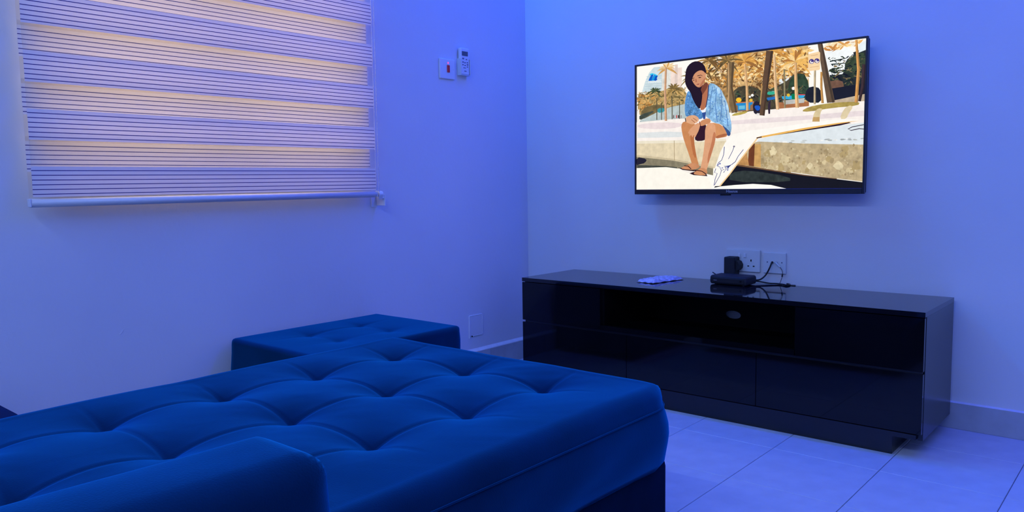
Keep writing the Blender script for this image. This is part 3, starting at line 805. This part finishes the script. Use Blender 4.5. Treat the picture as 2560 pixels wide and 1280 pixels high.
('P',(50,26,30),2,[566,1688,579,1694,585,1685,574,1678]),
('P',(176,108,80),4,[591,1700,601,1707,608,1656,592,1650]),
('P',(160,78,72),2,[600,1615,616,1625,635,1626,621,1608]),
('P',(34,20,36),6,[516,1668,539,1672,559,1655,576,1618,594,1590,614,1571,632,1544,649,1510,658,1467,658,1416,654,1359,647,1297,635,1262,618,1254,600,1275,580,1325,563,1390,549,1471,532,1550,514,1627]),
('P',(88,144,202),60,[526,1528,538,1520,551,1482,564,1415,581,1354,600,1299,621,1256,642,1226,659,1187,672,1140,669,1106,652,1085,628,1082,598,1098,563,1112,521,1122,498,1157,492,1216,491,1287,494,1372,502,1443,514,1503]),
('P',(140,186,224),46,[735,1616,765,1601,792,1573,818,1534,840,1481,860,1412,878,1345,893,1280,904,1213,910,1143,918,1070,928,996,931,925,927,858,917,840,901,870,882,908,859,954,828,986,787,1005,755,1031,733,1065,714,1092,697,1113,691,1168,695,1256,703,1347,714,1438,720,1519,720,1589]),
('P',(176,210,236),26,[783,1574,814,1532,840,1477,860,1408,879,1338,895,1267,907,1170,914,1046,909,1017,890,1080,871,1164,852,1269,830,1369,805,1465,786,1533,773,1575]),
('B',330,[702,1009,924,1572],[(96,146,204),(170,206,236),(110,160,214),(78,126,188),(190,218,240),(120,170,218)],6,22,[731,1585,779,1566,820,1496,858,1372,886,1250,899,1109,913,985,843,1014,766,1043,723,1111,705,1300,726,1483]),
('P',(96,140,196),20,[827,1507,839,1281,825,1037,835,1035,847,1280,833,1507]),
('P',(96,140,196),20,[789,1534,775,1289,797,1018,807,1019,783,1289,795,1533]),
('P',(96,140,196),20,[865,1338,883,1111,894,946,904,947,891,1111,871,1338]),
('P',(96,140,196),20,[751,1562,732,1338,725,1131,735,1129,740,1335,757,1559]),
('B',200,[497,1138,663,1493],[(60,108,176),(120,172,220),(70,124,190),(140,188,226),(90,144,204)],6,23,[524,1494,544,1491,571,1361,610,1250,647,1191,656,1129,583,1138,510,1158,503,1243,506,1412]),
('P',(56,66,110),0,[713,1588,708,1424,690,1261,685,1115,692,1114,698,1258,717,1421,723,1586]),
('P',(240,244,252),2,[644,1216,671,1221,699,1263,691,1177,663,1172]),
('P',(50,80,150),20,[657,1177,694,1185,689,1077,670,1079]),
('P',(52,24,40),8,[594,868,605,941,636,982,689,992,715,948,714,849,706,786,690,761,660,747,617,747,594,768,591,810]),
('P',(56,86,140),14,[856,961,882,921,904,886,920,856,924,829,917,805,908,798,896,807,885,836,874,884,862,927,849,963]),
('P',(214,148,98),8,[706,994,729,1012,766,1011,817,991,855,947,879,879,891,831,892,805,881,788,855,782,828,776,800,771,781,790,771,835,748,889,713,953]),
('P',(176,104,66),8,[813,777,867,795,892,814,889,835,864,837,816,821,791,802,788,779]),
('P',(206,138,88),8,[463,1025,476,1053,498,1063,528,1053,555,1039,578,1020,598,1001,615,981,617,947,605,898,595,858,587,827,585,774,588,700,596,620,606,534,617,459,629,395,619,361,587,356,564,394,549,476,528,577,502,696,483,788,472,853,464,917,459,980]),
('P',(186,112,66),8,[555,930,578,907,588,874,584,832,585,774,588,700,596,620,606,534,604,492,589,493,575,552,560,670,550,782,545,889]),
('P',(224,164,124),8,[696,966,712,1002,735,1015,764,1005,782,969,787,907,788,839,786,767,778,690,763,608,747,520,730,427,716,348,704,283,684,256,656,268,649,338,665,466,676,588,684,702,688,807,688,901]),
('P',(196,124,86),8,[772,872,783,860,788,823,785,759,777,687,763,607,745,515,724,411,714,396,714,470,723,553,740,646,753,739,762,831]),
('P',(226,170,130),8,[513,1132,533,1146,557,1152,583,1149,605,1134,622,1109,629,1083,625,1056,610,1033,583,1013,560,1009,542,1022,524,1035,506,1050,499,1074,501,1108]),
('P',(158,92,62),0,[571,1105,608,1058,611,1065,574,1111]),
('P',(158,92,62),0,[555,1081,589,1031,593,1037,558,1087]),
('P',(206,142,100),8,[654,1059,700,1085,729,1080,742,1043,733,1015,704,995,677,982,654,974,640,989,634,1027]),
('P',(222,160,120),6,[568,975,596,1010,618,1025,635,1019,641,991,634,941,624,895,610,852,600,822,596,806,590,812,583,840,577,840,572,813,566,813,559,839,552,844,544,827,539,832,538,858,533,872,525,875,529,897,545,938]),
('P',(50,40,50),0,[493,1112,499,1056,507,1057,501,1113]),
('P',(120,50,40),0,[630,1045,641,981,647,983,637,1047]),
('P',(244,236,228),0,[424,321,500,292,608,267,714,212,711,191,608,216,500,275]),
('P',(46,22,30),6,[424,347,473,306,582,280,608,301,635,300,541,248,581,221,714,200,703,234,641,274]),
('P',(206,142,100),10,[462,342,488,360,518,382,552,407,584,411,614,393,633,373,639,349,628,330,602,314,570,306,533,308,498,315,465,327]),
('P',(206,142,100),10,[583,257,609,286,632,310,651,331,675,330,701,307,712,276,710,237,690,216,653,215,619,222,587,235]),
('P',(50,26,30),0,[487,364,526,358,555,311,560,320,530,370,487,376]),
('P',(50,26,30),0,[607,290,660,272,701,224,706,235,663,283,609,303]),
('P',(8,96,200),0,[125,1753,136,1795,151,1836,137,1834,143,1859,166,1868,180,1852,165,1785,156,1748]),
('P',(20,150,225),0,[156,1748,174,1818,188,1855,208,1834,191,1772,185,1747]),
('P',(10,80,190),0,[182,1747,194,1802,208,1834,223,1818,211,1777,217,1754,199,1740]),
('P',(60,205,240),0,[137,1834,145,1863,168,1867,211,1833,223,1814,203,1822,183,1843,165,1846]),
('T','MOVIES',[127,1711,252,1705],35)
]

SY0, SZ0 = TY1 - bez, TZ0 + bot
SW, SH = (TY1 - TY0) - 2 * bez, (TZ1 - TZ0) - bez - bot
verts, faces, cols = [], [], []
depth = [0.0]
def s2l(c): return (lin(c[0]), lin(c[1]), lin(c[2]))
def put(c, m, uv):
    depth[0] += 1.6e-6
    b0 = len(verts)
    cc = (*s2l(c), m / 100.0)
    for u, v in uv:
        u, v = min(1, max(0, u)), min(1, max(0, v))
        verts.append((TXF + 0.0085 - depth[0], SY0 - u * SW, SZ0 + v * SH))
        cols.append(cc)
    faces.append(list(range(b0, b0 + len(uv))))
AR = SW / SH
def inside(x, y, pl):
    hit = False
    for (xa, ya), (xb, yb) in zip(pl, pl[1:] + pl[:1]):
        if (ya > y) != (yb > y) and x < (xb - xa) * (y - ya) / (yb - ya) + xa: hit = not hit
    return hit
for it in PIC:
    k = it[0]
    if k == 'P':
        f = it[3]
        put(it[1], it[2], [(f[i] / 2000, f[i + 1] / 2000) for i in range(0, len(f), 2)])
    elif k == 'S':
        rnd = random.Random(it[7])
        u0, v0, u1, v1 = [t / 2000 for t in it[2]]
        for _ in range(it[1]):
            c = rnd.choice(it[3]); cu, cv = rnd.uniform(u0, u1), rnd.uniform(v0, v1)
            l, w = it[4] / 2000 * rnd.uniform(.5, 1.1) / 2, it[5] / 2000 * rnd.uniform(.5, 1.2) / 2
            a = rnd.uniform(*it[6])
            ca, sa = math.cos(a), math.sin(a)
            put(c, 25, [(cu + x * ca - y * sa, cv + (x * sa + y * ca) * AR) for x, y in ((-l, 0), (-l * .5, -w), (l * .5, -w * .8), (l, 0), (l * .4, w), (-l * .5, w * .9))])
    elif k == 'B':
        rnd = random.Random(it[5])
        u0, v0, u1, v1 = [t / 2000 for t in it[2]]
        cp = [(it[6][i] / 2000, it[6][i + 1] / 2000) for i in range(0, len(it[6]), 2)]
        for _ in range(it[1]):
            c = rnd.choice(it[3]); cu, cv = rnd.uniform(u0, u1), rnd.uniform(v0, v1)
            if cp and not inside(cu, cv, cp): continue
            r = it[4] / 2000 * rnd.uniform(.5, 1.1)
            put(c, 16, [(cu + r * rnd.uniform(.5, 1.1) * math.cos(t * .785), cv + r * AR * rnd.uniform(.5, 1.2) * math.sin(t * .785)) for t in range(8)])
    elif k == 'F':
        rnd = random.Random(it[7])
        cu, cv = [t / 2000 for t in it[2]]
        for q in range(it[1]):
            a = it[6][0] + (it[6][1] - it[6][0]) * q / (it[1] - 1) + rnd.uniform(-.12, .12)
            l, w = it[4] / 2000 * rnd.uniform(.7, 1.05), it[5] / 2000 * .55
            c = rnd.choice(it[3])
            L_, R_ = [], []
            for s in range(6):
                t = s / 5
                px, py = l * t * math.cos(a), -l * t * math.sin(a) - l * .35 * t * t
                ww = w * math.sin(math.pi * min(1, t * .85 + .12))
                nx_, ny_ = math.sin(a), math.cos(a)
                L_.append((cu + px + nx_ * ww, cv + (py + ny_ * ww) * AR)); R_.append((cu + px - nx_ * ww, cv + (py - ny_ * ww) * AR))
            put(c, 22, L_ + R_[::-1])
    elif k == 'T':
        tm = text_mesh(it[1], 1.0)
        xs_ = [v.co.x for v in tm.vertices]; ys_ = [v.co.y for v in tm.vertices]
        u0, v0, u1, v1 = [t / 2000 for t in it[2]]; hgt = it[3] / 2000
        kx, ky = (u1 - u0) / (max(xs_) - min(xs_)), hgt / (max(ys_) - min(ys_))
        for p in tm.polygons:
            pts = []
            for vi in p.vertices:
                co = tm.vertices[vi].co
                fx = (co.x - min(xs_)) * kx
                pts.append((u0 + fx, v0 + (v1 - v0) * fx / (u1 - u0) * 0 + (co.y - min(ys_)) * ky))
            put((255, 255, 255), 0, pts)
        bpy.data.meshes.remove(tm)
sm = bpy.data.meshes.new('screen')
sm.from_pydata(verts, [], faces)
att = sm.color_attributes.new('Col', 'FLOAT_COLOR', 'POINT')
for i, c in enumerate(cols): att.data[i].color = c
tag(add('screen', sm, M['screen'], tv), 'lit picture of a woman in a blue robe beside a white surfboard')

# ------------------------------------------------------------------ striped double roller blind
bl_x0, bl_x1 = -2.246, -1.020
YF, YR = -0.060, -0.030
bd = empty('roller_blind', (bl_x0, YF, 0.83), 'pale double-layer roller blind with thin dark horizontal lines', 'blind')
PER, ZF0 = 0.1597, 0.934           # band spacing, first front line
def band(name, y, zc, lo_, hi_, m, bow):
    bm = bmesh.new()
    n = 4
    rows = []
    for k in range(n + 1):
        t = k / n
        z = lo_ + (hi_ - lo_) * t
        yy = y - bow * math.sin(math.pi * t)
        rows.append([bm.verts.new((xx, yy, z - zc)) for xx in (bl_x0, (bl_x0 + bl_x1) / 2, bl_x1)])
    for k in range(n):
        for q in range(2): bm.faces.new((rows[k][q], rows[k][q + 1], rows[k + 1][q + 1], rows[k + 1][q]))
    me = from_bm(name, bm)
    return add(name, me, m, bd, (0, 0, zc), True)
for k in range(8):
    z = ZF0 + k * PER
    band('front_band', YF, z, z - 0.0745, z + 0.0115, M['blind'], 0.0015)
    band('front_sheer_band', YF, z, z + 0.0115, z + PER - 0.0745, M['sheer'], 0.0)
    zr = z - 0.0883
    if k > 0:
        band('rear_band', YR, zr + PER, zr + PER - 0.0745, zr + PER + 0.0250, M['blind'], -0.0015)
        band('rear_sheer_band', YR, zr + PER, zr + 0.0115, zr + PER - 0.0745, M['sheer'], 0.0)
    else:
        band('rear_band', YR, zr + PER, zr + PER - 0.0745, zr + PER + 0.0250, M['blind'], -0.0015)
        band('rear_sheer_band', YR, zr + PER, 0.858, zr + PER - 0.0745, M['sheer'], 0.0)
# bottom rail: half-round profile with end caps, a spacer strip above it
def rail_mesh(x0, x1):
    bm = bmesh.new()
    prof = []
    for k in range(13):
        a = math.pi * k / 12
        prof.append((-0.047 - 0.020 * math.sin(a), 0.843 + 0.0125 * math.cos(a)))
    rr = [[bm.verts.new((xx, p[0], p[1])) for p in prof] for xx in (x0, x1)]
    for k in range(12): bm.faces.new((rr[0][k], rr[0][k + 1], rr[1][k + 1], rr[1][k]))
    bm.faces.new((rr[0][12], rr[0][0], rr[1][0], rr[1][12]))
    bm.faces.new(rr[0]); bm.faces.new(rr[1][::-1])
    bmesh.ops.recalc_face_normals(bm, faces=bm.faces)
    return from_bm('bottom_rail', bm)
rail_me = rail_mesh(bl_x0 - 0.006, bl_x1 + 0.001)
for p in rail_me.polygons: p.use_smooth = len(p.vertices) == 4 and abs(p.normal.x) < 0.5 and p.normal.y < 0.9
rl = add('bottom_rail', rail_me, M['rail'], bd, None, False)
for x0 in (bl_x0 - 0.010, bl_x1 + 0.001): box('end_cap', x0, x0 + 0.004, -0.066, -0.044, 0.832, 0.855, M['rail'], bd, 0.001, 1)
box('head_box', bl_x0 - 0.02, bl_x1 + 0.035, -0.085, 0.0, 2.165, 2.245, M['rail'], bd, 0.006, 2)
# bead chain and its tension holder
bm = bmesh.new()
chx = -1.000
z = 0.850
while z < 2.16:
    for yy in (-0.040, -0.056):
        bmesh.ops.create_icosphere(bm, subdivisions=1, radius=0.0021, matrix=Matrix.Translation((chx, yy, z)))
    z += 0.0056
for yy in (-0.040, -0.056): tube_bm([(chx, yy, 0.845), (chx, yy, 2.17)], 0.0007, 5, bm)
ch = add('bead_chain', from_bm('bead_chain', bm), M['chain'], bd, None, True)
ch['kind'] = 'stuff'
hd = empty('chain_holder', (-0.986, 0, 0.835), 'small clear plastic chain holder on the wall by the blind', 'chain holder')
box('bracket', -0.999, -0.969, -0.004, 0.0, 0.790, 0.842, M['clear'], hd, 0.001, 1)
box('side_fin', -0.9735, -0.9705, -0.058, -0.004, 0.796, 0.842, M['clear'], hd, 0.001, 1)
bm = bmesh.new()
pr = []
for xx in (-1.001, -0.983):
    q = [(-0.048 + 0.0135 * math.cos(a), 0.843 + 0.0125 * math.sin(a)) for a in [math.radians(t) for t in range(-20, 201, 20)]] + [(-0.052, 0.822), (-0.044, 0.822)]
    pr.append([bm.verts.new((xx, p[0], p[1])) for p in q])
nn = len(pr[0])
for k in range(nn): bm.faces.new((pr[0][k], pr[0][(k + 1) % nn], pr[1][(k + 1) % nn], pr[1][k]))
bm.faces.new(pr[0][::-1]); bm.faces.new(pr[1])
bmesh.ops.recalc_face_normals(bm, faces=bm.faces)
add('pulley_shell', from_bm('pulley_shell', bm), M['clear'], hd)
add('pulley_ring', from_bm('pulley_ring', tube_bm([(-1.003 , -0.048 + 0.007 * math.cos(a), 0.843 + 0.007 * math.sin(a)) for a in [2 * math.pi * k / 16 for k in range(17)]], 0.0014, 6)), M['chain'], hd, None, True)
box('holder_arm', -0.9835, -0.973, -0.054, -0.042, 0.826, 0.838, M['clear'], hd)

# ------------------------------------------------------------------ switch, remote, cover plate on the window wall
sw = empty('light_switch', (-0.553, 0, 1.383), 'white square wall switch with a red rocker', 'switch')
box('plate', -0.599, -0.507, -0.0095, 0.0, 1.340, 1.427, M['white_plastic'], sw, 0.003, 2)
rk = box('rocker', -0.5575, -0.5415, -0.0135, -0.009, 1.3685, 1.400, M['red_plastic'], sw, 0.0015, 1)
box('indicator', -0.5535, -0.5455, -0.0105, -0.009, 1.4055, 1.4135, M['neon'], sw, 0.0005, 1)
for xx in (-0.590, -0.516): add('screw_cap', from_bm('screw_cap', tube_bm([(xx, -0.0097, 1.383), (xx, -0.0088, 1.383)], 0.0025, 10)), M['ivory_plastic'], sw)

rh = empty('remote_holder', (-0.455, 0, 1.36), 'white wall holder cradling the air conditioner remote', 'holder')
box('back', -0.484, -0.424, -0.0035, 0.0, 1.362, 1.436, M['white_plastic'], rh, 0.001, 1)
for x0 in (-0.4845, -0.4260): box('side', x0, x0 + 0.0025, -0.026, -0.0035, 1.362, 1.436, M['ivory_plastic'], rh, 0.0008, 1)
box('bottom', -0.482, -0.426, -0.026, -0.0035, 1.362, 1.3645, M['ivory_plastic'], rh)
rm = empty('remote_control', (-0.455, -0.014, 1.365), 'white air conditioner remote standing in its wall holder', 'remote')
box('body', -0.4815, -0.4285, -0.0235, -0.0045, 1.366, 1.483, M['white_plastic'], rm, 0.004, 3)
box('display', -0.476, -0.4375, -0.0245, -0.0230, 1.448, 1.468, M['lcd'], rm, 0.001, 1)
for bx, bz, bw, bh in ((-0.474, 1.433, .011, .006), (-0.452, 1.431, .009, .004), (-0.474, 1.418, .009, .005), (-0.460, 1.416, .007, .005), (-0.446, 1.417, .008, .005), (-0.474, 1.406, .008, .005), (-0.460, 1.404, .007, .005), (-0.446, 1.408, .009, .005), (-0.446, 1.399, .008, .004), (-0.468, 1.394, .016, .003), (-0.462, 1.380, .014, .003)):
    box('key', bx, bx + bw, -0.0248, -0.0230, bz, bz + bh, M['grey_plastic'], rm, 0.0006, 1)

cp = empty('wall_cover_plate', (-0.395, 0, 0.215), 'square blanking plate painted over low on the window wall', 'cover plate')
box('plate', -0.440, -0.354, -0.004, 0.0, 0.170, 0.264, M['wall'], cp, 0.0015, 1)
for a in ((-0.443, -0.4395, 0.160, 0.264), (-0.3545, -0.3515, 0.170, 0.266)): box('paint_edge', a[0], a[1], -0.005, 0.0, a[2], a[3], M['fillet'], cp, 0.0008, 1)
for a in ((-0.420, -0.355, 0.1675, 0.1705), (-0.440, -0.354, 0.2635, 0.2665)): box('paint_edge', a[0], a[1], -0.005, 0.0, a[2], a[3], M['fillet'], cp, 0.0008, 1)
add('screw_hole', from_bm('screw_hole', tube_bm([(-0.424, -0.0046, 0.168), (-0.424, -0.0005, 0.168)], 0.0028, 10)), M['slot'], cp)

# ------------------------------------------------------------------ sockets over the cabinet
ds = empty('double_socket', (0, -1.142, 0.549), 'white double socket plate with a black adapter plugged in', 'socket')
box('plate', -0.0095, 0.0, -1.2155, -1.0695, 0.504, 0.594, M['ivory_plastic'], ds, 0.0025, 2)
for yc in (-1.105, -1.178):
    box('pin_slot', -0.0105, -0.009, yc - 0.0022, yc + 0.0022, 0.5475, 0.5555, M['slot'], ds)
    for dy in (-0.0115, 0.0115): box('pin_slot', -0.0105, -0.009, yc + dy - 0.0034, yc + dy + 0.0034, 0.5265, 0.5305, M['slot'], ds)
for yc in (-1.128, -1.152): box('rocker_switch', -0.0135, -0.009, yc - 0.0055, yc + 0.0055, 0.562, 0.580, M['white_plastic'], ds, 0.0015, 1)
ss = empty('cable_outlet', (0, -1.275, 0.546), 'white single outlet plate where the aerial cables plug in', 'socket')
box('plate', -0.0085, 0.0, -1.321, -1.229, 0.504, 0.588, M['ivory_plastic'], ss, 0.0025, 2)
for yc, zc in ((-1.268, 0.549), (-1.284, 0.549)): add('jack', from_bm('jack', tube_bm([(-0.0140, yc, zc), (-0.008, yc, zc)], 0.0048, 12)), M['metal'], ss)
for yc in (-1.246, -1.305): add('screw', from_bm('screw', tube_bm([(-0.0094, yc, 0.549), (-0.008, yc, 0.549)], 0.0028, 10)), M['grey_plastic'], ss)

ad = empty('power_adapter', (-0.04, -1.108, 0.5), 'chunky black power adapter in the double socket', 'adapter')
box('body', -0.060, -0.0098, -1.130, -1.083, 0.470, 0.566, M['matte_plastic'], ad, 0.005, 3)
bm = bmesh.new()
pp = [(-1.128, 0.553), (-1.139, 0.548), (-1.146, 0.535), (-1.144, 0.520), (-1.136, 0.512), (-1.128, 0.510)]
q = [[bm.verts.new((xx, p[0], p[1])) for p in pp] for xx in (-0.050, -0.012)]
for k in range(len(pp)): bm.faces.new((q[0][k], q[0][(k + 1) % len(pp)], q[1][(k + 1) % len(pp)], q[1][k]))
bm.faces.new(q[0]); bm.faces.new(q[1][::-1])
bmesh.ops.recalc_face_normals(bm, faces=bm.faces)
add('finger_grip', from_bm('finger_grip', bm), M['matte_plastic'], ad)

# ------------------------------------------------------------------ things on the cabinet
sb = empty('set_top_box', (-0.115, -1.15, CZ), 'small black set-top box on the cabinet under the sockets', 'set-top box')
bm = bmesh.new()
lv = [(0.003, 0.008), (0.007, 0.002), (0.016, 0.0), (0.030, 0.002), (0.0345, 0.007), (0.0365, 0.014)]
rings = []
for zz, ins in lv:
    ring = []
    for cx, cy, a0 in ((-0.078, -1.082, 0), (-0.158, -1.082, 90), (-0.158, -1.222, 180), (-0.078, -1.222, 270)):
        for k in range(5):
            a = math.radians(a0 + 22.5 * k)
            ring.append(bm.verts.new((cx + (0.008 - ins * 0.6) * math.cos(a), cy + (0.008 - ins * 0.6) * math.sin(a), CZ + zz)))
    rings.append(ring)
n = len(rings[0])
for a, b_ in zip(rings[:-1], rings[1:]):
    for k in range(n): bm.faces.new((a[k], a[(k + 1) % n], b_[(k + 1) % n], b_[k]))
bm.faces.new(rings[0][::-1]); bm.faces.new(rings[-1])
add('shell', from_bm('shell', bm), M['matte_plastic'], sb)
box('front_panel', -0.1672, -0.1655, -1.218, -1.086, CZ + 0.009, CZ + 0.027, M['black_plastic'], sb, 0.0006, 1)
box('logo_mark', -0.1676, -0.1668, -1.106, -1.092, CZ + 0.016, CZ + 0.019, M['grey_plastic'], sb)
add('button', from_bm('button', tube_bm([(-0.1685, -1.205, CZ + 0.018), (-0.166, -1.205, CZ + 0.018)], 0.004, 12)), M['gloss_black'], sb)
for fx in (-0.148, -0.088):
    for fy in (-1.21, -1.094): add('foot', from_bm('foot', tube_bm([(fx, fy, CZ), (fx, fy, CZ + 0.004)], 0.006, 10)), M['black_plastic'], sb)

def cable(name, pts, r, m, label, n=10):
    bm = tube_bm(spline(pts, n), r, 8)
    return tag(add(name, from_bm(name, bm), m, None, None, True), label, 'cable')
Zc = CZ + 0.003
cable('aerial_cable', [(-0.070, -1.215, Zc + 0.012), (-0.045, -1.232, Zc + 0.013), (-0.030, -1.248, Zc + 0.030), (-0.026, -1.262, Zc + 0.058), (-0.018, -1.268, 0.549), (-0.013, -1.268, 0.549)], 0.0032, M['cable_black'], 'thick black cable rising from the set-top box to the outlet')
cable('power_cable', [(-0.070, -1.195, Zc + 0.010), (-0.055, -1.235, Zc + 0.006), (-0.045, -1.27, Zc + 0.001), (-0.040, -1.30, Zc + 0.001), (-0.050, -1.33, Zc + 0.001), (-0.062, -1.345, Zc + 0.001), (-0.050, -1.352, Zc), (-0.026, -1.345, Zc), (-0.018, -1.33, Zc)], 0.0028, M['cable_black'], 'black power cable looping across the cabinet top')
cable('thin_lead', [(-0.135, -1.232, Zc + 0.003), (-0.130, -1.245, Zc - 0.001), (-0.100, -1.275, Zc - 0.001), (-0.060, -1.315, Zc - 0.001), (-0.044, -1.345, Zc - 0.001), (-0.036, -1.372, Zc - 0.001)], 0.0018, M['cable_black'], 'thin black lead lying flat beside the set-top box')
wl = empty('patch_lead', (-0.015, -1.29, 0.54), 'thin lead with a white plug arching down from the outlet', 'cable')
add('plug', from_bm('plug', tube_bm(spline([(-0.0135, -1.284, 0.549), (-0.022, -1.287, 0.548), (-0.026, -1.297, 0.541), (-0.026, -1.305, 0.533)], 6), 0.0030, 8)), M['cable_white'], wl, None, True)
add('lead', from_bm('lead', tube_bm(spline([(-0.026, -1.305, 0.533), (-0.025, -1.313, 0.520), (-0.027, -1.316, 0.503), (-0.030, -1.314, 0.490), (-0.036, -1.308, CZ + 0.0012)], 6), 0.0011, 6)), M['cable_black'], wl, None, True)
add('clip', from_bm('clip', tube_bm([(-0.027, -1.3158, 0.508), (-0.029, -1.315, 0.496)], 0.0030, 8)), M['black_plastic'], wl, None, True)
add('antenna_stub', from_bm('antenna_stub', tube_bm([(-0.090, -1.072, CZ + 0.024), (-0.094, -1.064, CZ + 0.032), (-0.100, -1.054, CZ + 0.040)], 0.0022, 8)), M['black_plastic'], sb, None, True)

# plastic-wrapped packet
pk = empty('wrapped_packet', (-0.2, -0.87, CZ), 'crinkled clear plastic packet lying on the cabinet top', 'packet')
def pillow(name, L_, W_, H_, crown, seed, m, parent, loc, rot):
    rnd = random.Random(seed)
    bm = bmesh.new()
    nx, ny = 28, 12
    g = [[], []]
    for s in (0, 1):
        for i in range(nx + 1):
            row = []
            for j in range(ny + 1):
                u, v = i / nx, j / ny
                edge = min(u, 1 - u, v, 1 - v)
                puff = min(1, edge / 0.14) ** 0.6
                h = H_ * puff * (1 + crown * math.sin(9 * u + 3 * v)) + (rnd.uniform(-1, 1) * 0.0016 if edge > 0.02 else 0)
                z = 0.002 + (h if s else 0.0)
                x, y = (u - 0.5) * L_ + rnd.uniform(-1, 1) * 0.001, (v - 0.5) * W_
                if edge <= 0: z = 0.003 + 0.0012 * math.sin(22 * u + 17 * v)
                p = Matrix.Rotation(rot, 3, 'Z') @ Vector((x, y, z))
                row.append(bm.verts.new(p + Vector(loc)))
            g[s].append(row)
    for s in (0, 1):
        for i in range(nx):
            for j in range(ny):
                f = (g[s][i][j], g[s][i + 1][j], g[s][i + 1][j + 1], g[s][i][j + 1])
                bm.faces.new(f if s else f[::-1])
    bmesh.ops.remove_doubles(bm, verts=bm.verts, dist=0.0004)
    return add(name, from_bm(name, bm), m, parent, None, False)
pillow('wrap', 0.200, 0.088, 0.0125, 0.10, 4, M['packet'], pk, (-0.185, -0.862, CZ), math.radians(-9))

# small paint chip on the window wall
bm = bmesh.new()
vv = [bm.verts.new(p) for p in ((-2.014, -0.0006, 0.427), (-2.008, -0.0022, 0.430), (-1.994, -0.0006, 0.444), (-2.004, -0.0022, 0.438))]
bm.faces.new(vv)
pc = add('paint_chip', from_bm('paint_chip', bm), M['sticker'], bpy.data.objects['wall_left'])
